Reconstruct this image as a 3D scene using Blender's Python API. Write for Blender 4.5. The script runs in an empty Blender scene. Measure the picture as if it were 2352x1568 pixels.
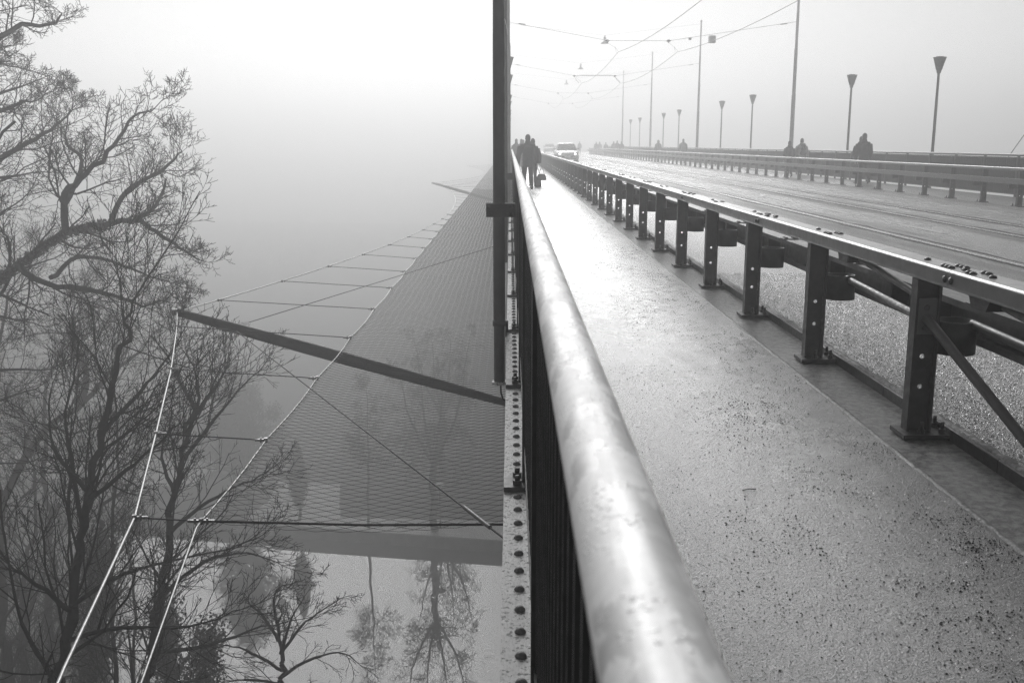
import bpy, bmesh, math, random
import numpy as np
from mathutils import Vector, Matrix, Euler

R = math.radians
scene = bpy.context.scene
COL = scene.collection

# ------------------------------------------------------------------ camera
CAM_H = 1.45
FPX = 2287.0                       # focal length in pixels of a 2352 px wide frame
PITCH = math.atan(453 / FPX)
YAW = math.atan(4 / FPX)
cd = bpy.data.cameras.new('camera')
cd.sensor_width = 36.0
cd.lens = FPX / 2352 * 36.0
cd.clip_start = 0.02
cd.clip_end = 3000
cd.dof.use_dof = True
cd.dof.focus_distance = 9.0
cd.dof.aperture_fstop = 9.0
cam = bpy.data.objects.new('camera', cd)
COL.objects.link(cam)
cam.location = (0, 0, CAM_H)
cam.rotation_euler = Euler((R(90) - PITCH, 0, -YAW), 'XYZ')
scene.camera = cam
CAMROT = cam.rotation_euler.to_matrix()

# ------------------------------------------------------------------ sky, sun, exposure
SUN_EL, SUN_AZ = R(24), R(-4)      # azimuth from +Y, negative to the left
world = bpy.data.worlds.new('World')
scene.world = world
world.use_nodes = True
wn = world.node_tree.nodes
wl = world.node_tree.links
bg = wn['Background']
sky = wn.new('ShaderNodeTexSky')
sky.sky_type = 'NISHITA'
sky.sun_disc = False
sky.sun_elevation = SUN_EL
sky.sun_rotation = SUN_AZ
sky.dust_density = 0.05
sky.air_density = 1.0
bw = wn.new('ShaderNodeRGBToBW')   # monochrome photograph
wl.new(sky.outputs[0], bw.inputs[0])
wl.new(bw.outputs[0], bg.inputs[0])
bg.inputs[1].default_value = 0.05
sd = bpy.data.lights.new('sun', 'SUN')
sd.energy = 1.5
sd.angle = R(36)
sd.color = (1, 1, 1)
sun = bpy.data.objects.new('sun', sd)
COL.objects.link(sun)
sdir = Vector((math.sin(SUN_AZ) * math.cos(SUN_EL), math.cos(SUN_AZ) * math.cos(SUN_EL), math.sin(SUN_EL)))
sun.rotation_euler = sdir.to_track_quat('Z', 'Y').to_euler()
sun.location = sdir * 300
scene.view_settings.view_transform = 'Standard'
scene.view_settings.look = 'None'
scene.view_settings.exposure = 1.06
scene.view_settings.gamma = 1.0
cy = scene.cycles
cy.max_bounces = 6
cy.diffuse_bounces = 2
cy.glossy_bounces = 3
cy.transmission_bounces = 4
cy.transparent_max_bounces = 8
cy.volume_bounces = 1
cy.use_denoising = True
cy.denoising_prefilter = 'NONE'
cy.caustics_reflective = False
cy.caustics_refractive = False
cy.sample_clamp_indirect = 4.0
FOG = 0.0095
FOG_G = 0.57

WATER = 34.0                       # water below the camera
ZW = CAM_H - WATER

# ------------------------------------------------------------------ helpers
def W(dx, dy, zc):
    """point at view depth zc along the direction of a 2352x1568 frame position (for surveying only)"""
    v = Vector(((dx - 1176) / FPX * zc, (784 - dy) / FPX * zc, -zc))
    return CAMROT @ v + cam.location

def mat(name, color, rough=0.5, metal=0.0, spec=0.5, build=None, emit=0.0):
    m = bpy.data.materials.new(name)
    m.use_nodes = True
    nt = m.node_tree
    b = nt.nodes['Principled BSDF']
    b.inputs['Base Color'].default_value = (color, color, color, 1)
    b.inputs['Roughness'].default_value = rough
    b.inputs['Metallic'].default_value = metal
    b.inputs['Specular IOR Level'].default_value = spec
    if emit:
        b.inputs['Emission Color'].default_value = (1, 1, 1, 1)
        b.inputs['Emission Strength'].default_value = emit
    if build:
        build(nt, b)
    return m

def N(nt, t, **kw):
    n = nt.nodes.new(t)
    for k, v in kw.items():
        if k.startswith('i_'):
            key = k[2:]
            n.inputs[int(key) if key.isdigit() else key].default_value = v
        else:
            setattr(n, k, v)
    return n

def coords(nt, scale=(1, 1, 1), kind='Object', loc=(0, 0, 0)):
    tc = N(nt, 'ShaderNodeTexCoord')
    mp = N(nt, 'ShaderNodeMapping')
    mp.inputs['Scale'].default_value = scale
    mp.inputs['Location'].default_value = loc
    nt.links.new(tc.outputs[kind], mp.inputs[0])
    return mp.outputs[0]

def noise(nt, vec, scale, detail=4, rough=0.55):
    n = N(nt, 'ShaderNodeTexNoise')
    n.inputs['Scale'].default_value = scale
    n.inputs['Detail'].default_value = detail
    n.inputs['Roughness'].default_value = rough
    nt.links.new(vec, n.inputs['Vector'])
    return n.outputs[0]

def ramp(nt, fac, stops):
    r = N(nt, 'ShaderNodeValToRGB')
    e = r.color_ramp.elements
    while len(e) > 1:
        e.remove(e[-1])
    e[0].position = stops[0][0]
    v = stops[0][1]
    e[0].color = (v, v, v, 1)
    for p, v in stops[1:]:
        x = e.new(p)
        x.color = (v, v, v, 1)
    nt.links.new(fac, r.inputs[0])
    return r.outputs[0]

def math_n(nt, op, a, b):
    n = N(nt, 'ShaderNodeMath', operation=op)
    for i, v in enumerate((a, b)):
        if isinstance(v, (int, float)):
            n.inputs[i].default_value = v
        else:
            nt.links.new(v, n.inputs[i])
    return n.outputs[0]

def bump(nt, b, h, strength, dist, prev=None):
    n = N(nt, 'ShaderNodeBump')
    n.inputs['Strength'].default_value = strength
    n.inputs['Distance'].default_value = dist
    nt.links.new(h, n.inputs['Height'])
    if prev is not None:
        nt.links.new(prev, n.inputs['Normal'])
    nt.links.new(n.outputs[0], b.inputs['Normal'])
    return n.outputs[0]

def speckle(lo, hi, scale, r_lo=None, r_hi=None, bs=0.0, bd=0.01, bscale=60):
    def f(nt, b):
        v = coords(nt)
        n1 = noise(nt, v, scale)
        nt.links.new(ramp(nt, n1, [(0.3, lo), (0.7, hi)]), b.inputs['Base Color'])
        if r_lo is not None:
            n2 = noise(nt, v, scale * 2.3)
            nt.links.new(ramp(nt, n2, [(0.35, r_lo), (0.65, r_hi)]), b.inputs['Roughness'])
        if bs:
            bump(nt, b, noise(nt, v, bscale, 3), bs, bd)
    return f

# materials ---------------------------------------------------------
def b_walk(nt, b):
    v = coords(nt)
    big = noise(nt, coords(nt, (1.0, 0.5, 1)), 1.6, 5, 0.6)
    mid = noise(nt, coords(nt, (1.0, 0.7, 1)), 7.0, 4, 0.6)
    fine = noise(nt, v, 190, 3, 0.7)
    fine2 = noise(nt, v, 70, 4, 0.65)
    wet = ramp(nt, math_n(nt, 'ADD', math_n(nt, 'MULTIPLY', big, 0.65), math_n(nt, 'MULTIPLY', mid, 0.35)), [(0.40, 0.0), (0.58, 1.0)])
    nt.links.new(math_n(nt, 'ADD', math_n(nt, 'MULTIPLY', fine2, 0.09), 0.02), b.inputs['Base Color'])
    nt.links.new(math_n(nt, 'SUBTRACT', 0.50, math_n(nt, 'MULTIPLY', wet, 0.16)), b.inputs['Roughness'])
    p = bump(nt, b, fine2, 0.7, 0.010)
    bump(nt, b, fine, 0.9, 0.006, p)
    # grime and grit gathering along the gutter side
    sx = N(nt, 'ShaderNodeSeparateXYZ')
    nt.links.new(v, sx.inputs[0])
    edge_x = math_n(nt, 'ADD', sx.outputs[0], math_n(nt, 'MULTIPLY', math_n(nt, 'SUBTRACT', math_n(nt, 'ADD', mid, big), 1.0), 1.3))
    dirt = ramp(nt, math_n(nt, 'MULTIPLY', edge_x, 0.5), [(0.52, 0.0), (0.86, 1.0)])
    # water film: smoother where water stands
    b.inputs['Coat IOR'].default_value = 2.3
    nt.links.new(math_n(nt, 'SUBTRACT', math_n(nt, 'ADD', 0.75, math_n(nt, 'MULTIPLY', wet, 0.25)), math_n(nt, 'MULTIPLY', dirt, 0.62)), b.inputs['Coat Weight'])
    nt.links.new(math_n(nt, 'SUBTRACT', 0.32, math_n(nt, 'MULTIPLY', wet, 0.19)), b.inputs['Coat Roughness'])
    cb = N(nt, 'ShaderNodeBump')
    cb.inputs['Strength'].default_value = 0.75
    cb.inputs['Distance'].default_value = 0.007
    nt.links.new(math_n(nt, 'ADD', fine2, math_n(nt, 'MULTIPLY', fine, 0.7)), cb.inputs['Height'])
    nt.links.new(cb.outputs[0], b.inputs['Coat Normal'])
M_WALK = mat('wet_asphalt_walk', 0.045, 0.3, build=b_walk, spec=0.6)

def b_road(nt, b):
    v = coords(nt)
    lane = noise(nt, coords(nt, (1.5, 0.012, 1)), 1.0, 5, 0.65)
    patch = noise(nt, coords(nt, (1.1, 0.14, 1)), 1.0, 5, 0.65)
    fine = ramp(nt, noise(nt, v, 80, 3, 0.75), [(0.3, 0.05), (0.7, 0.95)])
    mixv = math_n(nt, 'ADD', math_n(nt, 'MULTIPLY', lane, 0.6), math_n(nt, 'MULTIPLY', patch, 0.4))
    sx = N(nt, 'ShaderNodeSeparateXYZ')
    nt.links.new(v, sx.inputs[0])
    kerbside = ramp(nt, math_n(nt, 'MULTIPLY', math_n(nt, 'ADD', sx.outputs[0], math_n(nt, 'MULTIPLY', patch, 1.2)), 0.1), [(0.36, 1.0), (0.50, 0.0)])
    wet = math_n(nt, 'MAXIMUM', ramp(nt, mixv, [(0.42, 1.0), (0.52, 0.45), (0.60, 0.0)]), kerbside)
    nt.links.new(math_n(nt, 'ADD', math_n(nt, 'MULTIPLY', fine, 0.30), math_n(nt, 'MULTIPLY', wet, 0.02)), b.inputs['Base Color'])
    nt.links.new(math_n(nt, 'SUBTRACT', 0.6, math_n(nt, 'MULTIPLY', wet, 0.25)), b.inputs['Roughness'])
    bump(nt, b, fine, 1.0, 0.03)
    b.inputs['Coat IOR'].default_value = 2.0
    nt.links.new(math_n(nt, 'ADD', 0.18, math_n(nt, 'MULTIPLY', math_n(nt, 'ADD', wet, kerbside), 0.41)), b.inputs['Coat Weight'])
    nt.links.new(math_n(nt, 'SUBTRACT', 0.42, math_n(nt, 'MULTIPLY', wet, 0.22)), b.inputs['Coat Roughness'])
    cb = N(nt, 'ShaderNodeBump')
    cb.inputs['Strength'].default_value = 0.8
    cb.inputs['Distance'].default_value = 0.012
    nt.links.new(fine, cb.inputs['Height'])
    nt.links.new(cb.outputs[0], b.inputs['Coat Normal'])
M_ROAD = mat('wet_asphalt_road', 0.05, 0.4, build=b_road)

def b_gutter(nt, b):
    v = coords(nt)
    n1 = noise(nt, v, 22, 6, 0.72)
    nt.links.new(ramp(nt, n1, [(0.40, 0.05), (0.60, 0.34)]), b.inputs['Base Color'])
    nt.links.new(ramp(nt, n1, [(0.35, 0.32), (0.6, 0.6)]), b.inputs['Roughness'])
    bump(nt, b, noise(nt, v, 60, 5, 0.75), 1.0, 0.03)
M_GUTTER = mat('gritty_gutter', 0.06, 0.7, build=b_gutter)
M_GUTTER.node_tree.nodes['Principled BSDF'].inputs['Coat Weight'].default_value = 0.35
M_GUTTER.node_tree.nodes['Principled BSDF'].inputs['Coat Roughness'].default_value = 0.3
M_RIDGE = mat('mortar_ridge', 0.2, 0.6, build=speckle(0.06, 0.26, 30, 0.4, 0.7, 0.7, 0.01, 60))

def b_galv(nt, b):
    v = coords(nt, (1, 1, 1))
    blot = noise(nt, coords(nt, (7, 3.6, 7)), 1.7, 5, 0.62)
    fine = noise(nt, v, 45, 5, 0.65)
    scr = noise(nt, coords(nt, (60, 4, 60)), 1.0, 3, 0.6)
    wet = ramp(nt, blot, [(0.485, 0.0), (0.498, 0.75), (0.62, 1.0)])
    col = math_n(nt, 'SUBTRACT', 0.84, math_n(nt, 'MULTIPLY', wet, 0.30))
    col = math_n(nt, 'ADD', col, math_n(nt, 'MULTIPLY', math_n(nt, 'SUBTRACT', fine, 0.5), 0.30))
    nt.links.new(col, b.inputs['Base Color'])
    rr = math_n(nt, 'ADD', math_n(nt, 'SUBTRACT', 0.66, math_n(nt, 'MULTIPLY', wet, 0.16)), math_n(nt, 'MULTIPLY', math_n(nt, 'SUBTRACT', scr, 0.5), 0.25))
    nt.links.new(rr, b.inputs['Roughness'])
    dv = N(nt, 'ShaderNodeTexVoronoi')
    dv.inputs['Scale'].default_value = 150
    nt.links.new(v, dv.inputs['Vector'])
    drop = ramp(nt, dv.outputs[0], [(0.0, 1.0), (0.25, 0.5), (0.36, 0.0)])
    keep = ramp(nt, noise(nt, v, 17, 3), [(0.53, 0.0), (0.56, 1.0)])
    p = bump(nt, b, fine, 0.15, 0.003)
    bump(nt, b, math_n(nt, 'MULTIPLY', drop, keep), 0.45, 0.003, p)
M_GALV = mat('galvanised_handrail', 0.6, 0.35, metal=0.34, build=b_galv)
M_STEEL_DARK = mat('painted_dark_steel', 0.03, 0.45, spec=0.4, build=speckle(0.018, 0.045, 14, 0.38, 0.55, 0.15, 0.003, 90))
M_STEEL_GREY = mat('painted_grey_steel', 0.10, 0.42, spec=0.5, build=speckle(0.085, 0.12, 10, 0.36, 0.52, 0.12, 0.002, 120))
M_BOLT = mat('bolt_steel', 0.06, 0.35, metal=0.3, build=speckle(0.04, 0.09, 60))
M_POLE = mat('pole_paint', 0.06, 0.5, build=speckle(0.05, 0.075, 6, 0.4, 0.6, 0.1, 0.002, 60))
M_POLE_HAZE = mat('hazed_pole', 0.30, 0.5, build=speckle(0.26, 0.34, 6, 0.4, 0.6, 0.1, 0.002, 60))  # paler than pole_paint: fading into the fog is put into the colour
M_WIRE_HAZE = mat('hazed_wire', 0.22, 0.5, build=speckle(0.18, 0.26, 20))  # wire colour lightened to carry part of the fog's fade
M_RAILTOP = mat('wet_painted_rail', 0.13, 0.34, build=speckle(0.11, 0.155, 9, 0.28, 0.42, 0.15, 0.002, 140))
M_RAILTOP.node_tree.nodes['Principled BSDF'].inputs['Coat Weight'].default_value = 0.6
M_RAILTOP.node_tree.nodes['Principled BSDF'].inputs['Coat Roughness'].default_value = 0.2
def b_flange(nt, b):
    v = coords(nt)
    st = noise(nt, v, 22, 5, 0.6)
    cr = noise(nt, coords(nt, (1, 0.25, 1)), 130, 4, 0.7)
    moss = noise(nt, v, 48, 4, 0.7)
    base = ramp(nt, st, [(0.3, 0.5), (0.7, 0.72)])
    dk = ramp(nt, moss, [(0.555, 1.0), (0.60, 0.06)])
    ck = ramp(nt, cr, [(0.44, 0.75), (0.5, 1.0)])
    nt.links.new(math_n(nt, 'MULTIPLY', math_n(nt, 'MULTIPLY', base, dk), ck), b.inputs['Base Color'])
    bump(nt, b, cr, 0.3, 0.002)
M_FLANGE = mat('weathered_white_paint', 0.45, 0.55, build=b_flange)
M_RIVET = mat('rivet_paint', 0.12, 0.6, build=speckle(0.05, 0.2, 40))
M_CABLE = mat('stainless_cable', 0.35, 0.5, metal=0.8, build=speckle(0.28, 0.42, 30))
M_WIRE = mat('dark_wire', 0.025, 0.6, spec=0.3, build=speckle(0.015, 0.035, 30))
M_NET = mat('net_wire', 0.10, 0.45, metal=0.4, build=speckle(0.06, 0.14, 20))
M_CLAMP = mat('clamp_steel', 0.15, 0.35, metal=0.6, build=speckle(0.08, 0.25, 60))
M_BARK = mat('bark', 0.014, 0.9, spec=0.1, build=speckle(0.008, 0.02, 12, bs=0.5, bd=0.02, bscale=25))
M_TWIG = mat('twig_bark', 0.012, 0.9, spec=0.1, build=speckle(0.008, 0.016, 5))
M_IVY = mat('ivy_leaf', 0.035, 0.5, build=speckle(0.02, 0.05, 6))
M_RAIL = mat('tram_rail_steel', 0.5, 0.25, metal=1.0, build=speckle(0.4, 0.6, 8, 0.18, 0.35))
M_PAINT = mat('road_paint', 0.6, 0.45, build=speckle(0.45, 0.7, 25, 0.35, 0.55))
M_GRASS = mat('lawn', 0.02, 0.9, build=speckle(0.012, 0.03, 0.8))
M_PATH = mat('path_gravel', 0.4, 0.7, build=speckle(0.32, 0.48, 0.7))
M_GROUND = mat('valley_ground', 0.06, 0.9, build=speckle(0.035, 0.09, 0.25))
M_LEAFLITTER = mat('leaf_litter', 0.035, 0.95, build=speckle(0.015, 0.06, 2.5, bs=0.6, bd=0.1, bscale=4))
M_STONE = mat('quay_stone', 0.14, 0.7, build=speckle(0.09, 0.2, 1.3, bs=0.3, bd=0.03, bscale=6))
M_COPING = mat('coping_stone', 0.3, 0.6, build=speckle(0.22, 0.38, 2))
M_CONC = mat('concrete', 0.25, 0.8, build=speckle(0.18, 0.32, 1.5))
M_PLASTER = mat('plaster', 0.16, 0.8, build=speckle(0.13, 0.2, 0.8))
M_TILE = mat('metal_roof', 0.5, 0.4, build=speckle(0.42, 0.58, 0.8))
M_GLASSD = mat('dark_glass', 0.03, 0.08, spec=0.6, build=speckle(0.02, 0.04, 2))
M_LAMPGLASS = mat('frosted_lamp_glass', 0.16, 0.4, build=speckle(0.13, 0.19, 8))
M_GRIT = mat('grit', 0.015, 0.8, build=speckle(0.01, 0.025, 40))
def b_water(nt, b):
    n1 = noise(nt, coords(nt, (0.5, 0.9, 1)), 1.0, 2, 0.5)
    bump(nt, b, n1, 0.012, 0.15)
M_WATER = mat('river_water', 0.075, 0.0, build=b_water)
M_WATER.node_tree.nodes['Principled BSDF'].inputs['IOR'].default_value = 1.6

class MB:
    def __init__(s, weld=False):
        s.v, s.f, s.mi, s.sm = [], [], [], []
        s.weld = weld
    def add(s, vs, fs, mi=0, smooth=False):
        o = len(s.v)
        s.v += [tuple(p) for p in vs]
        for f in fs:
            s.f.append(tuple(i + o for i in f))
            s.mi.append(mi)
            s.sm.append(smooth)
        return s
    def box(s, x0, x1, y0, y1, z0, z1, mi=0):
        vs = [(x, y, z) for x in (x0, x1) for y in (y0, y1) for z in (z0, z1)]
        return s.add(vs, [(0, 1, 3, 2), (4, 6, 7, 5), (0, 4, 5, 1), (2, 3, 7, 6), (0, 2, 6, 4), (1, 5, 7, 3)], mi)
    def prof(s, pts, y0, y1, mi=0, smooth=False, caps=True, ys=None):
        """profile of (x,z) points, counter-clockwise seen from -Y, swept along Y"""
        ys = ys or [y0, y1]
        n = len(pts)
        vs = [(x, y, z) for y in ys for x, z in pts]
        fs = []
        for k in range(len(ys) - 1):
            for i in range(n):
                j = (i + 1) % n
                fs.append((k * n + i, k * n + j, (k + 1) * n + j, (k + 1) * n + i))
        s.add(vs, fs, mi, smooth)
        if caps:
            s.add(vs[:n], [tuple(range(n))[::-1]], mi)
            s.add(vs[-n:], [tuple(range(n))], mi)
        return s
    def tube(s, path, rad, sides=8, mi=0, smooth=True, caps=True):
        path = [Vector(p) for p in path]
        if s.weld: caps = 'weld'
        if not hasattr(rad, '__len__'):
            rad = [rad] * len(path)
        rings = []
        up = Vector((0, 0, 1))
        for i, p in enumerate(path):
            d = (path[min(i + 1, len(path) - 1)] - path[max(i - 1, 0)])
            d = d.normalized() if d.length > 1e-9 else Vector((0, 0, 1))
            a = d.cross(up)
            if a.length < 0.05:
                a = d.cross(Vector((1, 0, 0)))
            a.normalize()
            b = d.cross(a).normalized()
            r = rad[i]
            rx, ry = r if hasattr(r, '__len__') else (r, r)
            rings.append([p + a * (rx * math.cos(t)) + b * (ry * math.sin(t)) for t in [2 * math.pi * k / sides for k in range(sides)]])
        vs = [q for r_ in rings for q in r_]
        fs = []
        for k in range(len(rings) - 1):
            for i in range(sides):
                j = (i + 1) % sides
                fs.append((k * sides + i, k * sides + j, (k + 1) * sides + j, (k + 1) * sides + i))
        if caps == 'weld':
            fs += [tuple(range(sides))[::-1], tuple((len(rings) - 1) * sides + i for i in range(sides))]
        s.add(vs, fs, mi, smooth)
        if caps is True:
            s.add(vs[:sides], [tuple(range(sides))[::-1]], mi)
            s.add(vs[-sides:], [tuple(range(sides))], mi)
        return s
    def lathe(s, c, prof, sides=12, mi=0, smooth=True):
        """prof: list of (r,z) about a vertical axis at c"""
        path = [(c[0], c[1], c[2] + z) for r, z in prof]
        vs, fs = [], []
        for (r, z) in prof:
            for k in range(sides):
                t = 2 * math.pi * k / sides
                vs.append((c[0] + r * math.cos(t), c[1] + r * math.sin(t), c[2] + z))
        for k in range(len(prof) - 1):
            for i in range(sides):
                j = (i + 1) % sides
                fs.append((k * sides + i, k * sides + j, (k + 1) * sides + j, (k + 1) * sides + i))
        o = len(s.v)
        s.add(vs, fs, mi, smooth)
        if prof[0][0] > 1e-6:
            s.f.append(tuple(o + i for i in range(sides))[::-1]); s.mi.append(mi); s.sm.append(False)
        if prof[-1][0] > 1e-6:
            e = o + (len(prof) - 1) * sides
            s.f.append(tuple(e + i for i in range(sides))); s.mi.append(mi); s.sm.append(False)
        return s
    def mesh(s, name, mats):
        me = bpy.data.meshes.new(name)
        me.from_pydata(s.v, [], s.f)
        for m in (mats if isinstance(mats, (list, tuple)) else [mats]):
            me.materials.append(m)
        me.polygons.foreach_set('material_index', s.mi)
        me.polygons.foreach_set('use_smooth', s.sm)
        me.update()
        return me
    def build(s, name, mats, parent=None, loc=(0, 0, 0)):
        return obj(name, s.mesh(name, mats), parent, loc)

def obj(name, me, parent=None, loc=(0, 0, 0), rot=(0, 0, 0)):
    o = bpy.data.objects.new(name, me)
    COL.objects.link(o)
    o.location = loc
    o.rotation_euler = rot
    if parent:
        o.parent = parent
    return o

def tag(o, label=None, cat=None, group=None, kind=None):
    if label: o['label'] = label
    if cat: o['category'] = cat
    if group: o['group'] = group
    if kind: o['kind'] = kind
    return o

def thing(name, label, cat, loc=(0, 0, 0), group=None, rz=0):
    return tag(obj(name, None, None, loc, (0, 0, rz)), label, cat, group)

def np_mesh(name, verts, faces, m, smooth=True):
    """verts (n,3) float, faces (m,k) int arrays"""
    me = bpy.data.meshes.new(name)
    nv, (nf, k) = len(verts), faces.shape
    me.vertices.add(nv)
    me.vertices.foreach_set('co', np.ascontiguousarray(verts, dtype=np.float32).ravel())
    me.loops.add(nf * k)
    me.loops.foreach_set('vertex_index', np.ascontiguousarray(faces, dtype=np.int32).ravel())
    me.polygons.add(nf)
    me.polygons.foreach_set('loop_start', np.arange(0, nf * k, k, dtype=np.int32))
    me.polygons.foreach_set('loop_total', np.full(nf, k, dtype=np.int32))
    me.polygons.foreach_set('use_smooth', np.full(nf, smooth))
    me.materials.append(m)
    me.update(calc_edges=True)
    return me

def seg_mesh(name, P0, P1, r0, r1, m, sides=3):
    """one open prism per segment, vectorised"""
    P0, P1 = np.asarray(P0, float), np.asarray(P1, float)
    r0, r1 = np.asarray(r0, float), np.asarray(r1, float)
    d = P1 - P0
    L = np.linalg.norm(d, axis=1, keepdims=True); L[L == 0] = 1e-9
    d = d / L
    up = np.tile(np.array([0.0, 0, 1]), (len(d), 1))
    up[np.abs(d[:, 2]) > 0.95] = (1, 0, 0)
    a = np.cross(d, up); a /= np.linalg.norm(a, axis=1, keepdims=True)
    b = np.cross(d, a)
    n = len(d)
    V = np.zeros((n, 2, sides, 3))
    for k in range(sides):
        t = 2 * math.pi * k / sides
        o = a * math.cos(t) + b * math.sin(t)
        V[:, 0, k] = P0 + o * r0[:, None]
        V[:, 1, k] = P1 + o * r1[:, None]
    base = (np.arange(n) * 2 * sides)[:, None]
    F = []
    for k in range(sides):
        j = (k + 1) % sides
        F.append(base + np.array([[k, j, sides + j, sides + k]]))
    F = np.concatenate(F, 0)
    return np_mesh(name, V.reshape(-1, 3), F, m)

def rrect(x0, x1, z0, z1, r, n=3):
    pts = []
    for cx, cz, a0 in ((x1 - r, z0 + r, -90), (x1 - r, z1 - r, 0), (x0 + r, z1 - r, 90), (x0 + r, z0 + r, 180)):
        for k in range(n + 1):
            a = R(a0 + 90 * k / n)
            pts.append((cx + r * math.cos(a), cz + r * math.sin(a)))
    return pts

def Yd(zc, h=CAM_H):
    """distance along the bridge of a thing at view depth zc lying h below the camera"""
    return (zc - h * math.sin(PITCH)) / math.cos(PITCH)

ORD = ['nearest', 'second', 'third', 'fourth', 'fifth', 'sixth', 'seventh', 'eighth', 'ninth', 'tenth', 'eleventh', 'twelfth', 'thirteenth', 'fourteenth']

# ------------------------------------------------------------------ bridge setting
Y0, Y1 = -8.0, 230.0
XL, XN, XF, XR = 0.085, 2.07, 11.74, 14.02     # left parapet, near and far guard rail, right parapet
ZR = 0.045

def sheet(name, x0, x1, y0, y1, z, m, ny=1, kind='structure'):
    mb = MB()
    ys = [y0 + (y1 - y0) * i / ny for i in range(ny + 1)]
    vs = [(x, y, z) for y in ys for x in (x0, x1)]
    mb.add(vs, [(2 * i, 2 * i + 1, 2 * i + 3, 2 * i + 2) for i in range(ny)])
    return tag(mb.build(name, m), kind=kind)

sheet('near_walkway', 0.118, 1.855, Y0, Y1, 0.0, M_WALK)
sheet('gutter_strip', 1.85, 2.205, Y0, Y1, -0.008, M_GUTTER)
road = sheet('road', 2.21, 11.50, Y0, Y1, ZR, M_ROAD)
sheet('far_walkway', 11.52, 13.86, Y0, Y1, 0.02, M_WALK)

def ridge(name, x, z, w, h, y0, y1, step, m, seed, smooth=True):
    """irregular low ridge of mortar or broken asphalt along Y"""
    rg = random.Random(seed)
    mb = MB()
    n = int((y1 - y0) / step)
    vs = []
    for i in range(n + 1):
        y = y0 + i * step
        j = lambda s: (rg.random() - 0.5) * s
        ww, hh = w * (0.75 + 0.5 * rg.random()), h * (0.6 + 0.8 * rg.random())
        vs += [(x - ww / 2 + j(w * .3), y, z - 0.01), (x - ww * .3 + j(w * .2), y, z + hh * .8), (x + ww * .25 + j(w * .2), y, z + hh), (x + ww / 2 + j(w * .3), y, z - 0.01)]
    fs = [(4 * i + k, 4 * i + k + 1, 4 * i + k + 5, 4 * i + k + 4) for i in range(n) for k in range(3)]
    mb.add(vs, fs, 0, smooth)
    return tag(mb.build(name, m), kind='structure')
ridge('walkway_edge_ridge', 1.855, 0.0, 0.035, 0.006, 1.0, 60, 0.05, M_RIDGE, 3)
ridge('road_edge_crust', 2.245, ZR, 0.05, 0.016, 1.0, 60, 0.035, M_RIDGE, 4)
ridge('far_walkway_edge', 11.51, ZR - 0.01, 0.04, 0.014, 14, 90, 0.15, M_RIDGE, 5)

# steel kerb in lengths
kerb = tag(obj('kerb', None), kind='structure')
y = -1.3
while y < 60:
    MB().prof(rrect(2.200, 2.218, -0.06, 0.055, 0.004, 1), y + 0.004, y + 1.396).build('kerb_plate', M_STEEL_DARK, kerb)
    y += 1.4
MB().box(2.200, 2.218, y + 0.01, Y1, -0.06, 0.055).build('kerb_run', M_STEEL_DARK, kerb)
tag(MB().box(0.115, 13.87, Y0, Y1, -0.42, -0.07).build('deck_slab', M_CONC), kind='structure')

# painted dashes of the centre line
for k in range(40):
    y = 16 + k * 4.5
    MB().box(6.90, 7.02, y, y + 2.0, ZR + 0.003, ZR + 0.005).build('lane_dash', M_PAINT, road)
M_TAR = mat('tar_patch', 0.02, 0.6, spec=0.2, build=speckle(0.012, 0.03, 8, 0.5, 0.75, 0.4, 0.01, 70))
# tram rails
for nm, xr in (('leftmost', 5.05), ('second from the left', 6.05), ('third from the left', 7.90), ('rightmost', 8.90)):
    mb = MB()
    mb.box(xr - 0.05, xr + 0.005, Y0, Y1, ZR - 0.05, ZR + 0.006, 0)
    mb.box(xr + 0.005, xr + 0.04, Y0, Y1, ZR - 0.05, ZR + 0.002, 1)
    mb.box(xr + 0.04, xr + 0.062, Y0, Y1, ZR - 0.05, ZR + 0.005, 0)
    tag(mb.build('tram_rail', [M_RAIL, M_STEEL_DARK]), 'shiny wet grooved steel tram rail, %s of four in the roadway' % nm, 'rail', 'tram rails')

for xr in (5.05, 6.05, 7.90, 8.90):
    rg_ = random.Random(int(xr * 100))
    for sg in (-1, 1):
        vs = []
        for i in range(121):
            y = 10 + i * 0.75
            vs += [(xr + sg * .068 + .004, y, ZR + .0035), (xr + sg * (.068 + .05 + .10 * rg_.random() ** 1.5), y, ZR + .0035)]
        MB().add(vs, [((2 * i, 2 * i + 1, 2 * i + 3, 2 * i + 2) if sg > 0 else (2 * i + 1, 2 * i, 2 * i + 2, 2 * i + 3)) for i in range(120)]).build('tar_strip', M_TAR, road)

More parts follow.
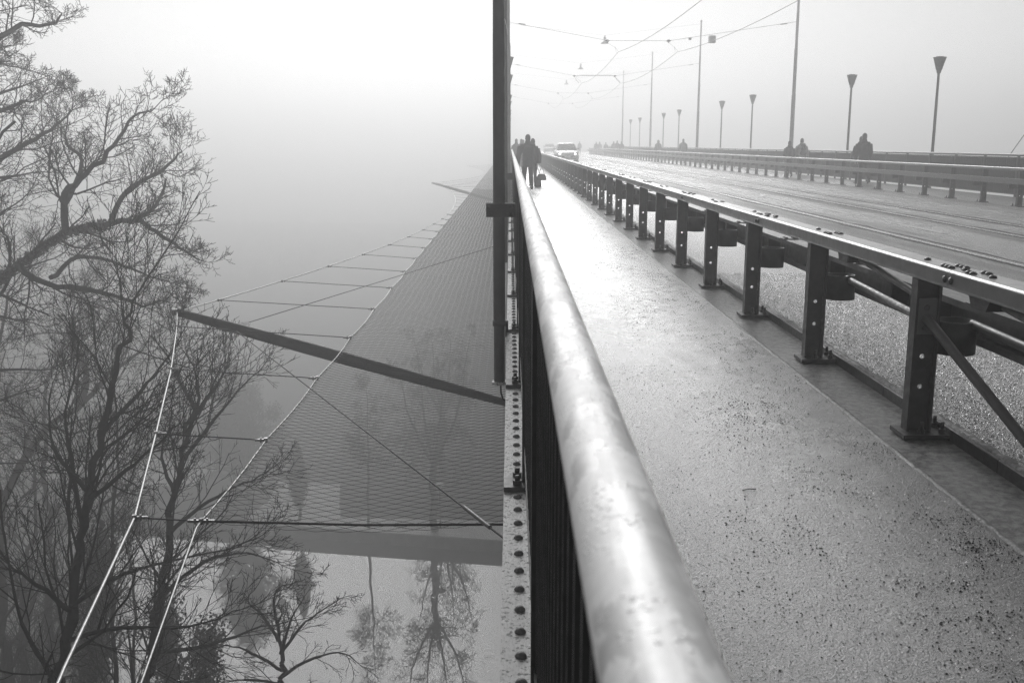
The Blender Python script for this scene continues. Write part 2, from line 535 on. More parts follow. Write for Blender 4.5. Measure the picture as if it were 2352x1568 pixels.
# grit scattered over the walkway
def scatter_grit():
    rg = np.random.RandomState(5)
    n = 260000
    yy = 1.6 + 24 * rg.rand(n) ** 2.3
    xx = 0.2 + 1.63 * rg.rand(n)
    # clusters along drifts: keep more near the right edge and in patches
    nx = np.sin(xx * 5.1 + 1.3 * np.sin(yy * 1.7)) + np.sin(yy * 2.3 + 2.1 * np.sin(xx * 4 + yy * .6)) + 1.3 * (xx - 0.8)
    nf = np.sin(xx * 17 + 3 * np.sin(yy * 5.3)) * np.sin(yy * 11 + 2.5 * np.sin(xx * 9)) 
    keep = rg.rand(n) < np.clip(0.10 + 0.20 * nx, 0.03, 1) * np.clip(.35 + .9 * nf, .12, 1)
    # dense crumb patches
    cl = []
    for cx, cyy, sp, m_ in ((1.05, 3.6, .14, 240), (0.9, 3.05, .16, 260), (1.3, 2.6, .12, 260), (1.6, 2.35, .1, 220), (1.78, 4.6, .06, 160), (1.75, 3.4, .07, 200), (1.15, 5.2, .2, 160), (.85, 6.6, .25, 140)):
        cl.append(np.stack([cx + sp * rg.randn(m_), cyy + 1.6 * sp * rg.randn(m_)], 1))
    P = np.concatenate([np.stack([xx, yy], 1)[keep]] + cl)
    P = P[(P[:, 0] < 1.84) & (P[:, 0] > .16)]
    r = 0.0013 + 0.0034 * rg.rand(len(P)) ** 2.6
    base = np.array([(1, 0, 0), (0, 1, 0), (-1, 0, 0), (0, -1, 0), (0, 0, 1), (0, 0, -.3)], float)
    tri = np.array([(0, 1, 4), (1, 2, 4), (2, 3, 4), (3, 0, 4)])
    V = base[None] * (r[:, None, None] * (0.6 + 0.8 * rg.rand(len(P), 6, 1)))
    V[:, :, 0] += P[:, 0:1]; V[:, :, 1] += P[:, 1:2]; V[:, :, 2] += 0.001
    F = (tri[None] + (np.arange(len(P)) * 6)[:, None, None]).reshape(-1, 3)
    tag(obj('grit', np_mesh('grit', V.reshape(-1, 3), F, M_GRIT, False)), 'dark grit scattered over the wet walkway', 'grit', kind='stuff')
scatter_grit()
# exposed wet aggregate of the near surfaces, too fine to count
M_STONEWET = mat('wet_aggregate', 0.07, 0.3, build=speckle(0.05, 0.2, 60, 0.18, 0.4))
M_STONEWET.node_tree.nodes['Principled BSDF'].inputs['Coat Weight'].default_value = 1.0
M_STONEWET.node_tree.nodes['Principled BSDF'].inputs['Coat IOR'].default_value = 2.0
M_STONEWET.node_tree.nodes['Principled BSDF'].inputs['Coat Roughness'].default_value = 0.18
def aggregate(name, label, n, x0, x1, y0, y1, z, rmin, rmax, seed):
    rg = np.random.RandomState(seed)
    P = np.stack([x0 + (x1 - x0) * rg.rand(n), y0 + (y1 - y0) * rg.rand(n) ** 1.5], 1)
    r = rmin + (rmax - rmin) * rg.rand(n) ** 1.6
    ang = rg.rand(n, 1) * 6.28 + np.arange(4)[None] * 1.5708
    V = np.zeros((n, 5, 3))
    V[:, :4, 0] = P[:, 0:1] + np.cos(ang) * r[:, None] * (.7 + .6 * rg.rand(n, 4))
    V[:, :4, 1] = P[:, 1:2] + np.sin(ang) * r[:, None] * (.7 + .6 * rg.rand(n, 4))
    V[:, :4, 2] = z - .0005
    V[:, 4, :2] = P + .4 * r[:, None] * rg.randn(n, 2)
    V[:, 4, 2] = z + r * (.35 + .35 * rg.rand(n))
    tri = np.array([(0, 1, 4), (1, 2, 4), (2, 3, 4), (3, 0, 4)])
    F = (tri[None] + (np.arange(n) * 5)[:, None, None]).reshape(-1, 3)
    tag(obj(name, np_mesh(name, V.reshape(-1, 3), F, M_STONEWET, False)), label, 'aggregate', kind='stuff')
aggregate('road_aggregate', 'coarse wet stone grain of the roadway beside the kerb', 42000, 2.27, 3.7, 2.6, 11.0, ZR, .003, .0075, 71)
aggregate('walkway_aggregate', 'fine wet stone grain of the walkway surface', 34000, .2, 1.84, 1.7, 6.5, 0.0, .0015, .0038, 72)
# drifted twig bits on the walk
for k, (gx, gy, a) in enumerate(((1.02, 4.05, .2), (1.35, 5.1, 1.0))):
    tag(MB().tube([(gx - .03 * math.cos(a), gy - .03 * math.sin(a), .003), (gx, gy, .006), (gx + .035 * math.cos(a + .3), gy + .03 * math.sin(a), .004)], .0025, 5).build('fallen_twig', M_TWIG),
        ['small dark twig lying on the wet walkway nearer the camera', 'tiny twig on the walkway farther along, near the third guard rail post'][k], 'twig')

# ------------------------------------------------------------------ plate girders
def girder(s, xe, label):
    """s=+1: left girder whose outer edge is at xe; s=-1: right girder"""
    t = thing('bridge_girder', label, 'girder', (xe, 0, 0))
    def b(x0, x1, y0, y1, z0, z1, nm, m):
        a, c = sorted((s * x0, s * x1))
        return MB().box(a, c, y0, y1, z0, z1).build(nm, m, t)
    fl = b(0.0, 0.125, Y0, Y1, -0.125, -0.10, 'top_flange', M_FLANGE)
    b(0.002, 0.14, Y0, Y1, -0.15, -0.128, 'flange_plate', M_FLANGE)
    b(0.07, 0.10, Y0, Y1, -3.7, -0.152, 'web_plate', M_STEEL_GREY)
    b(-0.01, 0.22, Y0, Y1, -3.76, -3.702, 'bottom_flange', M_STEEL_GREY)
    y = -6
    while y < 120:
        b(0.0, 0.068, y, y + 0.02, -3.7, -0.152, 'web_stiffener', M_STEEL_GREY)
        y += 3.9
    return t, fl
g_left, flange_l = girder(1, -0.03, 'riveted plate girder with white weathered top flange below the left parapet')
g_right, flange_r = girder(-1, 14.14, 'plate girder carrying the far right-hand parapet')
# rivets on the left flange
PAN = 1.95 / math.cos(PITCH) * 0.985
YP0 = Yd(8.45, 1.55) - 4 * PAN        # a parapet post
rv = MB().lathe((0, 0, 0), [(0.019, 0), (0.0185, 0.005), (0.013, 0.012), (0.0, 0.015)], 10).mesh('rivet', M_RIVET)
pitch_r = PAN / 12.5
rrow = MB()
k = 0
y = YP0
npl = 0
while y < 45:
    off = (y - YP0) % PAN
    if 0.10 < off < PAN - 0.10:
        if y < 20 and y > 1.5:
            obj('rivet', rv, flange_l, (0.062, y, -0.10))
        elif y >= 20:
            rrow.lathe((0.062, y, -0.10), [(0.019, 0), (0.013, 0.012), (0, 0.015)], 6)
    y += pitch_r
tag(rrow.build('rivet_row', M_RIVET, flange_l), kind='stuff')

# ------------------------------------------------------------------ parapets
def parapet(s, x0, xfl, label, y_near, y_far, detail):
    t = thing('bridge_parapet', label, 'parapet', (x0, 0, 0))
    zt, rt = 1.153, 0.036
    post_me = None
    k0 = int(math.floor((y_near - YP0) / PAN))
    k1 = int((y_far - YP0) / PAN)
    # handrail tubes, three panels each
    k = k0
    ring = [(rt * math.cos(2 * math.pi * i / 28), zt + rt * math.sin(2 * math.pi * i / 28)) for i in range(28)]
    joint0 = 3.62
    y = joint0 - PAN * 3
    while y < y_far:
        yy = [y + 0.003 + (PAN * 3 - 0.006) * i / 12 for i in range(13)]
        MB().prof(ring, 0, 0, 0, True, True, yy).build('handrail_tube', M_GALV if detail else M_STEEL_GREY, t)
        MB().tube([(0, y - 0.03, zt), (0, y + 0.03, zt)], rt - 0.003, 14).build('joint_sleeve', M_STEEL_DARK, t)
        y += PAN * 3
    # bar panel meshes
    nb = 18
    bz0, bz1 = 0.10, 1.07
    def bar_mb(mb, yy):
        hb_ = .020 if detail else .03
        mb.box(-hb_, hb_, yy - 0.006, yy + 0.006, bz0 + 0.0, bz1)
    one = MB(); bar_mb(one, 0); bar_me = one.mesh('bar', M_STEEL_DARK)
    pn = MB()
    for i in range(nb):
        bar_mb(pn, PAN * (i + 0.5) / nb)
    pan_me = pn.mesh('bar_panel', M_STEEL_DARK)
    rail_me = MB().box(-0.024, 0.024, 0.03, PAN - 0.03, bz0 - 0.03, bz0 - 0.002).mesh('panel_rail', M_STEEL_DARK)
    rail_me2 = MB().box(-0.024, 0.024, 0.03, PAN - 0.03, bz1 + 0.002, bz1 + 0.028).mesh('panel_rail', M_STEEL_DARK)
    pm = MB()
    pm.box(-0.032, 0.032, -0.025, 0.025, -0.085, 1.125)
    pm.box(-0.02, 0.02, -0.02, 0.02, 1.127, 1.15)
    post_me = pm.mesh('post', M_STEEL_DARK)
    fx = xfl - x0
    pl = MB()
    pl.box(*sorted((fx - s * 0.062, fx + s * 0.055)), -0.09, 0.09, -0.098, -0.075)
    plate_me = pl.mesh('base_plate', M_STEEL_GREY if detail else M_STEEL_DARK)
    bt = MB()
    bt.lathe((0, 0, 0), [(0.021, 0), (0.021, 0.022)], 6, 0, False)
    bt.lathe((0, 0, 0.022), [(0.0125, 0), (0.012, 0.02), (0.008, 0.023)], 8)
    bolt_me = bt.mesh('anchor_bolt', M_BOLT)
    for k in range(k0, k1):
        y = YP0 + k * PAN
        po = obj('post', post_me, t, (0, y, 0))
        obj('base_plate', plate_me, po)
        if y < 40:
            obj('anchor_bolt', bolt_me, po, (fx, 0.055, -0.075))
            obj('anchor_bolt', bolt_me, po, (fx, -0.055, -0.075))
        obj('panel_rail', rail_me, t, (0, y, 0))
        obj('panel_rail', rail_me2, t, (0, y, 0))
        if detail and -1.0 < y < 5:
            for i in range(nb):
                obj('bar', bar_me, t, (0, y + PAN * (i + 0.5) / nb, 0))
        else:
            tag(obj('bar_panel', pan_me, t, (0, y, 0)), kind='stuff')
    return t
parapet(1, 0.086, 0.032, 'left parapet with a wet galvanised handrail tube running away beside the walkway', -3, 120, True)
parapet(-1, XR, XR + 0.06, 'far right parapet of dark upright bars beyond the roadway', 19, 150, False)

# ------------------------------------------------------------------ guard rails
def guard_rail(s, x0, zb, label, y_first, y_last, dy, splice_first, detail, braces):
    """s=+1: roadway on the +X side"""
    t = thing('guard_rail', label, 'guard rail', (x0, 0, zb))
    def mx(pts):
        return pts if s > 0 else [(-x, z) for x, z in pts][::-1]
    zt0, zt1 = (0.80, 0.888) if detail else (0.815, 0.885)
    b0, b1 = (0.46, 0.650) if detail else (0.53, 0.650)
    # post: channel with a web facing along the bridge, two real holes
    def post_mesh(holes):
        mb = MB()
        w, d, th = 0.062, 0.075, 0.012
        H = zt0 - 0.002
        mb.box(-w, -w + th, 0, d, 0.022, H)
        mb.box(w - th, w, 0, d, 0.022, H)
        xa, xb = -w + th, w - th
        yw0, yw1 = 0.030, 0.040
        zs = [0.022]
        if holes:
            hc = [0.25, 0.405]
            hr = 0.0125
            cell = 0.03
            for c in hc:
                zs += [c - cell, c + cell]
        zs.append(H)
        for i in range(0, len(zs) - 1):
            za, zc_ = zs[i], zs[i + 1]
            if holes and i % 2 == 1:
                c = hc[i // 2]
                n = 16
                for yy, flip in ((yw0, False), (yw1, True)):
                    outer, inner = [], []
                    for q in range(n):
                        a = 2 * math.pi * (q + .5) / n
                        ca, sa = math.cos(a), math.sin(a)
                        m_ = min((xb) / abs(ca) if abs(ca) > 1e-6 else 9, cell / abs(sa) if abs(sa) > 1e-6 else 9)
                        outer.append((ca * m_, yy, c + sa * m_))
                        inner.append((ca * hr, yy, c + sa * hr))
                    fs = [(q, (q + 1) % n, n + (q + 1) % n, n + q) for q in range(n)]
                    if flip:
                        fs = [f[::-1] for f in fs]
                    mb.add(outer + inner, fs)
                    # fill corners
                ring0 = [(hr * math.cos(2 * math.pi * (q + .5) / n), yw0, c + hr * math.sin(2 * math.pi * (q + .5) / n)) for q in range(n)]
                ring1 = [(a, yw1, b) for a, _, b in ring0]
                mb.add(ring0 + ring1, [(q, n + q, n + (q + 1) % n, (q + 1) % n) for q in range(n)])
            else:
                mb.box(xa, xb, yw0, yw1, za, zc_)
        return mb.mesh('post', M_STEEL_DARK)
    post_me = post_mesh(True)
    bp = MB()
    a, c = sorted((-s * 0.10, s * 0.16))
    bp.box(a, c, -0.07, 0.12, 0.0, 0.022)
    plate_me = bp.mesh('base_plate', M_STEEL_DARK)
    bt = MB()
    bt.lathe((0, 0, 0), [(0.017, 0), (0.017, 0.022)], 6, 0, False)
    bt.lathe((0, 0, 0.022), [(0.0105, 0), (0.0105, 0.035), (0.007, 0.038)], 8)
    bolt_me = bt.mesh('anchor_bolt', M_BOLT)
    # spacer ring between post and lower beam
    rg = MB()
    rg.lathe((0, 0, 0), [(0.100, 0.0), (0.100, 0.165), (0.094, 0.165), (0.094, 0.004), (0.0, 0.004)], 28)
    ring_me = rg.mesh('spacer_ring', M_STEEL_DARK)
    cp = MB()
    cp.prof(mx(rrect(0.262, 0.397, 0.652, 0.660, 0.002, 1)), -0.06, 0.06)
    cover_me = cp.mesh('cover_plate', M_STEEL_GREY)
    dome = MB().lathe((0, 0, 0), [(0.0175, 0), (0.017, 0.004), (0.012, 0.009), (0.0, 0.0115)], 12).mesh('bolt_head', M_BOLT)
    n = int((y_last - y_first) / dy) + 1
    ys = [y_first + i * dy for i in range(n)]
    for y in ys:
        po = obj('post', post_me, t, (0, y, 0))
        obj('base_plate', plate_me, po)
        if y < 34:
            for bx_, by_ in ((-s * 0.0, -0.035), (s * 0.105, -0.03), (s * 0.115, 0.085)):
                obj('anchor_bolt', bolt_me, po, (bx_, by_, 0.022))
        obj('spacer_ring', ring_me, t, (s * 0.165, y + 0.05, 0.42))
        cv = obj('cover_plate', cover_me, t, (0, y + 0.12, 0))
        if detail and y < 20:
            for bx_, by_ in ((0.29, -.03), (0.29, .03), (0.36, -.03), (0.36, .03)):
                obj('bolt_head', dome, cv, (s * bx_, by_, 0.660))
    # top rail in lengths spliced every second post
    L = 2 * dy
    ysp = splice_first
    while ysp > y_first - 3.0:
        ysp -= L
    prof_top = mx(rrect(-0.075, 0.075, zt0, zt1, 0.016, 4))
    clus = [(-.03, -.16), (-.03, -.12), (-.03, -.08), (.035, -.15), (.035, -.11), (.035, -.07), (0, 0.0), (-.03, .10), (-.03, .14), (.035, .11), (.035, .15), (0, .26), (0, -.42)]
    while ysp < y_last + 1:
        tr = MB().prof(prof_top, ysp + 0.002, min(ysp + L - 0.002, y_last + 1.5), 0, False).build('top_rail', M_RAILTOP, t)
        far_heads = MB()
        for base_y, cl in ((ysp, clus), (ysp + dy, clus[:6] + clus[-1:])):
            for (bx_, by_) in cl:
                yy = base_y - by_
                if detail and base_y < 22:
                    obj('bolt_head', dome, tr, (s * bx_, yy, zt1 + 0.0005))
                elif base_y < 60:
                    far_heads.lathe((s * bx_, yy, zt1 + 0.0005), [(0.0175, 0), (0.012, 0.009), (0, 0.0115)], 6)
        if far_heads.v:
            tag(far_heads.build('bolt_row', M_BOLT, tr), kind='stuff')
        if ysp < 40:
            for dyy in (-.03, .035):
                h = obj('bolt_head', dome, tr, (-s * 0.0755, ysp + dyy, zt1 - 0.045))
                h.rotation_euler = (0, -s * R(90), 0)
        ysp += L
    # lower beam: open channel facing the walkway
    cprof = mx([(0.27, b0), (0.39, b0), (0.39, b1), (0.27, b1), (0.27, b1 - .035), (0.278, b1 - .035), (0.278, b1 - .008), (0.382, b1 - .008), (0.382, b0 + .008), (0.278, b0 + .008), (0.278, b0 + .035), (0.27, b0 + .035)])
    yb = y_first - 3.0
    while yb < y_last:
        MB().prof(cprof, yb + 0.002, min(yb + 4 * dy - 0.002, y_last + 1), 0).build('lower_beam', M_STEEL_GREY, t)
        yb += 4 * dy
    rb = MB(); rb.box(*sorted((s * 0.272, s * 0.381)), -0.005, 0.005, b0 + .009, b1 - .009)
    rib_me = rb.mesh('beam_rib', M_STEEL_DARK)
    for y in ys:
        if y < 40:
            for dd in (0.6, 1.2):
                obj('beam_rib', rib_me, t, (0, y + dd, 0))
    if braces:
        # stiffening plate with bolts on the nearest post, brace tubes and brackets
        p1 = y_first + dy
        p0, p2 = y_first, y_first + 2 * dy
        MB().box(-0.049, 0.049, p1 + 0.012, p1 + 0.029, 0.52, 0.70).build('stiffening_plate', M_STEEL_GREY, t)
        for z_ in (0.655, 0.6, 0.555):
            h = MB().lathe((0, 0, 0), [(0.016, 0), (0.016, 0.004), (0.006, 0.006)], 10).build('plate_bolt', M_BOLT, t, (-0.005, p1 + 0.0115, z_))
            h.rotation_euler = (R(90), 0, 0)
        def tubez(a, b_, r, nm='brace_tube'):
            MB().tube([a, b_], r, 14).build(nm, M_STEEL_GREY, t)
        tubez((0.0, p1 + 0.012, 0.60), (0.17, p1 - 0.78, 0.16), 0.024)
        tubez((0.215, p2 + 0.06, 0.555), (0.03, p1 + 0.05, 0.575), 0.022)
        tubez((0.225, p1 + 0.0, 0.575), (0.24, p1 - 1.5, 0.535), 0.022)
        tubez((0.03, p2 - 0.62, 0.785), (0.055, p1 + 0.05, 0.655), 0.020)
        tubez((0.03, p1 - 0.62, 0.785), (0.055, p0 + 0.05, 0.655), 0.024)
        for yy in (p2 - 0.52, p1 - 0.52):
            mb = MB()
            mb.add([(-.05, yy, .798), (.05, yy, .798), (-.05, yy - .03, .75), (.05, yy - .03, .75), (-.05, yy - .2, .798), (.05, yy - .2, .798), (-.05, yy - .17, .75), (.05, yy - .17, .75)],
                   [(0, 2, 3, 1), (2, 6, 7, 3), (4, 5, 7, 6), (0, 4, 6, 2), (1, 3, 7, 5), (0, 1, 5, 4)])
            mb.build('brace_bracket', M_STEEL_DARK, t)
    return t
DYP = 1.75 / math.cos(PITCH)
YPOST1 = Yd(5.05)
guard_rail(1, XN, 0.0, 'near steel guard rail with bolted top rail between walkway and road', YPOST1 - DYP, 130, DYP, Yd(4.53, .6), True, True)
guard_rail(-1, XF, 0.03, 'far double steel guard rail on the other side of the roadway', Yd(24.7) - DYP * 2, 150, DYP, Yd(23.9), False, False)

# ------------------------------------------------------------------ lamp posts, tram poles, overhead line
UNIT = 8.45 / math.cos(PITCH)
YL0 = Yd(33.7)
def lamp_meshes():
    p = MB()
    p.tube([(0, 0, -0.02), (0, 0, 0.03), (0, 0, 2.2), (0, 0, 3.80)], [0.05, 0.05, 0.048, 0.04], 16)
    p.tube([(0, 0, 3.74), (0, 0, 3.80), (0, 0, 3.86)], [0.055, 0.075, 0.08], 16)
    pole = p.mesh('lamp_pole', M_POLE)
    h = MB()
    h.lathe((0, 0, 3.86), [(0.095, 0), (0.205, 0.385), (0.215, 0.385), (0.215, 0.40), (0.13, 0.405), (0.125, 0.425), (0.0, 0.43)], 20)
    return pole, h.mesh('lamp_head', M_LAMPGLASS)
POLE_ME, HEAD_ME = lamp_meshes()
POLE_ME_R = POLE_ME.copy()
POLE_ME_R.materials[0] = mat('hazed_lamp_pole', 0.16, 0.5, build=speckle(0.14, 0.19, 6))  # right-hand copy of the pole paint, fog haze mixed into its colour
dn = MB()
dn.tube([(0, 0, -0.02), (0, 0, -0.52)], 0.046, 16)
DOWN_ME = dn.mesh('down_pipe', M_POLE)
cl = MB(); cl.lathe((0, 0, -0.045), [(0.056, 0), (0.056, 0.05)], 16)
COLLAR_ME = cl.mesh('collar', M_POLE)
def lamp_post(x, y, z0, label, s, near=False):
    t = thing('lamp_post', label, 'street lamp', (x, y, z0), 'bridge lamp posts')
    obj('lamp_pole', POLE_ME if s > 0 else POLE_ME_R, t)
    obj('lamp_head', HEAD_ME, t)
    obj('down_pipe', DOWN_ME, t)
    obj('collar', COLLAR_ME, t)
    c = MB()
    a, b = sorted((-s * 0.105, s * 0.135))
    c.box(a, b, -0.062, -0.05, 0.865, 0.975)
    c.box(a, b, 0.05, 0.062, 0.865, 0.975)
    ck = c.build('pole_clamp', M_STEEL_DARK, t)
    if near:
        for bx_ in (-0.08, 0.075, 0.115):
            for bz in (0.89, 0.95):
                h = MB().lathe((0, 0, 0), [(0.012, 0), (0.012, 0.006), (0.005, 0.009)], 10).build('clamp_bolt', M_BOLT, ck, (s * bx_, -0.0625, bz))
                h.rotation_euler = (R(90), 0, 0)
        MB().lathe((0, 0, -0.545), [(0.066, 0), (0.066, 0.022)], 16).build('end_flange', M_FLANGE, t)
        MB().tube([(0.01, 0, -.55), (0.012, 0, -.62), (0.03, 0, -.68), (0.09, 0.0, -.72)], .008, 8).build('cable', M_WIRE, t)
        MB().box(0.05, 0.075, -0.012, 0.012, -0.14, -0.0).build('bracket', M_STEEL_DARK, t)
        # curled remains of a sticker
        mb = MB()
        vs = [(0.045 + 0.012 * math.sin(k * .5) + .003 * k, -0.03, 2.42 - 0.03 * k) for k in range(5)] + [(0.05 + 0.012 * math.sin(k * .5) + .003 * k, 0.0, 2.42 - 0.03 * k) for k in range(5)]
        mb.add(vs, [(k, k + 1, k + 6, k + 5) for k in range(4)])
        mb.build('peeling_sticker', M_PAINT, t)
XPL, XPR = -0.092, XR + 0.18
n_l = n_r = n_p = 0
PEND = []
pole_ys = []
for i in range(-3, 12):
    y = YL0 + i * UNIT
    if (i % 3) == 2:                      # tram pole pair
        pole_ys.append(y)
        continue
    if i >= -3:
        lamp_post(XPL, y, 0.0, ('tall dark lamp post clamped outside the left parapet, closest to the camera' if n_l == 0 else
                  'lamp post outside the left parapet, %s one from the camera' % ORD[n_l]), 1, n_l == 0)
        n_l += 1
    if i >= 0:
        lamp_post(XPR, y, 0.0, 'lamp post behind the far right parapet, %s one counted from the right' % ('first' if n_r == 0 else ORD[n_r]), -1)
        n_r += 1
tp = MB()
tp.tube([(0, 0, -0.6), (0, 0, 3.8), (0, 0, 3.92)], [0.105, 0.10, 0.085], 16)
tp.tube([(0, 0, 3.9), (0, 0, 6.05), (0, 0, 6.15)], [0.086, 0.083, 0.07], 16)
tp.tube([(0, 0, 6.14), (0, 0, 7.85), (0, 0, 7.93)], [0.07, 0.068, 0.058], 16)
tp.tube([(0, 0, 7.92), (0, 0, 10.35)], [0.058, 0.052], 16)
TP_ME = tp.mesh('pole_shaft', M_POLE_HAZE)
cap = MB().lathe((0, 0, 10.33), [(0.07, 0), (0.085, 0.04), (0.06, 0.13), (0, 0.16)], 12).mesh('pole_cap', M_POLE_HAZE)
for side, x in (('left', XPL), ('right', XPR)):
    for k, y in enumerate(pole_ys):
        t = thing('tram_pole', 'tall stepped tram wire pole along the %s parapet, %s from the camera' % (side, ORD[k]), 'pole', (x, y, 0), 'tram wire poles')
        obj('pole_shaft', TP_ME, t)
        obj('pole_cap', cap, t)
def wire(name, pts, r, m, parent=None, sides=6):
    return MB().tube(pts, r, sides).build(name, m, parent)
XW1, XW2 = 5.36, 8.30
WZ = 5.93
pl_ = MB()
pl_.lathe((0, 0, 0), [(0.29, 0.0), (0.27, 0.07), (0.18, 0.14), (0.1, 0.2), (0.065, 0.28), (0.095, 0.36), (0.1, 0.43), (0.05, 0.52), (0.02, 0.58)], 16)
PEND_ME = pl_.mesh('lamp_bell', M_POLE_HAZE)
ins = MB().lathe((0, 0, -0.10), [(0.02, 0), (0.05, 0.05), (0.13, 0.09), (0.10, 0.13), (0.03, 0.17)], 10).mesh('hanger', M_POLE_HAZE)
for k, y in enumerate(pole_ys):
    t = thing('span_wire', 'cross span wire between tram poles above the road, %s from the camera' % ORD[k], 'wire', (0, y, 0), 'tram span wires')
    zl = 6.48
    wire('support_wire', [(XPL, 0, 7.35), (XW1 - .55, 0, zl), (XW2 - .45, 0, zl - .02), (XPR, 0, 7.38)], 0.011, M_WIRE_HAZE, t)
    for xw in (XW1 - .55, XW2 - .45):
        hg = obj('hanger', ins, t, (xw, 0, zl - .02))
    for xw in (XW1, XW2):
        xa = xw - .55 if xw == XW1 else xw - .45
        wire('drop_wire', [(xa, 0, zl - .1), (xw - .08, 0, WZ + .16)], 0.006, M_WIRE_HAZE, t)
        wire('bridle', [(xw - .16, 0, WZ + .25), (xw - .05, -.35, WZ + .02)], 0.006, M_WIRE_HAZE, t)
        wire('bridle', [(xw - .16, 0, WZ + .25), (xw - .05, .35, WZ + .02)], 0.006, M_WIRE_HAZE, t)
    for xe, xx in ((XPL, .5), (XPR, -.5)):
        MB().tube([(xe + xx, 0, 7.35 - abs(xx) * .13), (xe + xx * 1.7, 0, 7.35 - abs(xx) * 1.7 * .13)], .025, 8).build('insulator', M_POLE_HAZE, t)
    if k == 1:
        MB().box(9.85, 10.16, -.15, .15, 6.36, 6.70).build('signal_box', M_POLE_HAZE, t)
        MB().box(8.85, 8.98, -.05, .05, 6.50, 6.60).build('junction_box', M_POLE_HAZE, t)
    if k == 2:
        wire('feeder_loop', [(XW1 - .2, 0, 5.96), (XW1 - .45, 0, 6.2), (XW1 - .4, 0, 6.42), (XW1 - .1, 0, 6.5), (XW2 - .7, 0, 6.5), (XW2 - .45, 0, 6.4), (XW2 - .3, 0, 6.2), (XW2 - .05, 0, 5.96)], .02, M_WIRE_HAZE, t)
    # pendant street lamp on its own wire
    t2 = thing('pendant_lamp', 'bell shaped lamp hung on a wire over the road, %s from the camera' % ORD[k], 'street lamp', (7.05, y, 8.78), 'pendant lamps over the road')
    obj('lamp_bell', PEND_ME, t2)
    wire('suspension_wire', [(XPL - 7.05, 0, 10.2 - 8.78), (0, 0, 0.6), (XPR - 7.05, 0, 10.2 - 8.78)], 0.009, M_WIRE_HAZE, t2)
for nm, xw, zz, in (('left', XW1, 0), ('right', XW2, 0)):
    pts = []
    ys_s = [pole_ys[0] - UNIT * 3] + pole_ys
    for a in range(len(ys_s) - 1):
        for i in range(12):
            u = i / 12
            z = WZ - 0.30 * 4 * u * (1 - u)
            ext = 0.35 if a == 1 else (0.9 if a == 0 else 0.0)
            xx = xw + (0.55 * (1 - u) if a == 1 else (0.55 if a == 0 else -0.25 * (1 if a % 2 else -1) * math.sin(math.pi * u) * 0))
            pts.append((xx, ys_s[a] + (ys_s[a + 1] - ys_s[a]) * u, z))
    pts.append((xw, ys_s[-1], WZ))
    tag(wire('contact_wire', pts, 0.012, M_WIRE_HAZE), '%s tram contact wire running along above the tracks' % nm, 'wire', 'tram contact wires')
tag(wire('guy_wire', [(XR + .1, Yd(28.4), 1.1), (XR + .28, 25.5, 3.9), (XR + .2, 25.46, 6.0)], 0.012, M_WIRE_HAZE), 'thin slanting guy wire rising from the far parapet at the right edge', 'wire')

# ------------------------------------------------------------------ safety net below the left edge
HE = 3.0
ZN = CAM_H - HE
XE = -2.53
def Yn(zc, h=HE):
    return (zc - h * math.sin(PITCH)) / math.cos(PITCH)
YS1, YS2 = Yn(17.1), Yn(73.5)
STEP = (YS2 - YS1) / 20.7
YT0 = Yn(15.75)                        # tie index 0
YNET = Yn(8.09)
def outer(y):
    """outer cable position at distance y"""
    if y <= YS1:
        tab = [(-1.0, -1.05, ZN + .15), (Yn(5.27, 2.8), -2.40, CAM_H - 2.80), (YNET, -3.05, CAM_H - 2.97), (Yn(10.3), -3.66, CAM_H - 2.93), (Yn(13.0), -4.42, CAM_H - 2.88), (Yn(15.75), -5.26, CAM_H - 2.82), (YS1, -5.71, CAM_H - 2.82)]
        for a, b in zip(tab, tab[1:]):
            if y <= b[0] or b is tab[-1]:
                u = (y - a[0]) / (b[0] - a[0])
                return Vector((a[1] + (b[1] - a[1]) * u, y, a[2] + (b[2] - a[2]) * u))
    u = abs(1 - 2 * ((y - YS1) / (YS2 - YS1) % 1.0))
    return Vector((-2.72 - 2.99 * u ** 2.15, y, CAM_H - 2.98 + 0.16 * u ** 1.5))
def edge(y):
    if y < YNET:
        tab = [(-1.0, -1.0, ZN + .1), (Yn(5.65), -2.095, ZN), (YNET, XE, ZN)]
        for a, b in zip(tab, tab[1:]):
            if y <= b[0]:
                u = (y - a[0]) / (b[0] - a[0])
                return Vector((a[1] + (b[1] - a[1]) * u, y, a[2] + (b[2] - a[2]) * u))
    k = (y - YT0) / STEP
    sag = 0.035 * math.sin(math.pi * (k % 1.0)) if y < YS2 + 40 else 0
    return Vector((XE + sag, y, ZN))
YNE = 185.0
net = thing('safety_net', 'steel wire safety net stretched below the left side of the bridge', 'net', (0, 0, 0))
def net_mesh():
    rows = []
    dyr, nx = 0.062, 22
    P0, P1 = [], []
    yy = np.concatenate([np.arange(YNET, 70, dyr), np.arange(70, 185, dyr * 2)])
    u = np.arange(nx + 1) / nx
    for i, y in enumerate(yy):
        ex = edge(y).x
        x = u * ex + (1 - u) * 0.02
        amp = dyr * 0.5 * (1 if i % 2 else -1)
        ph = np.where(np.arange(nx + 1) % 2 == 0, amp, -amp) * 0.96
        z = ZN - 0.10 * 4 * u * (1 - u)
        p = np.stack([x, np.maximum(y + ph, YNET), z], 1)
        P0.append(p[:-1]); P1.append(p[1:])
    P0, P1 = np.concatenate(P0), np.concatenate(P1)
    r = np.full(len(P0), 0.0022)
    return seg_mesh('net_mesh', P0, P1, r, r, M_NET, 3)
tag(obj('net_mesh', net_mesh(), net), kind='stuff')
ysamp = [-1 + i * 0.5 for i in range(int((YNE + 1) / 0.5))]
wire('outer_cable', [outer(y) for y in sorted(set(ysamp + [YS1, YS2, YNET]))], 0.011, M_CABLE, net, 10)
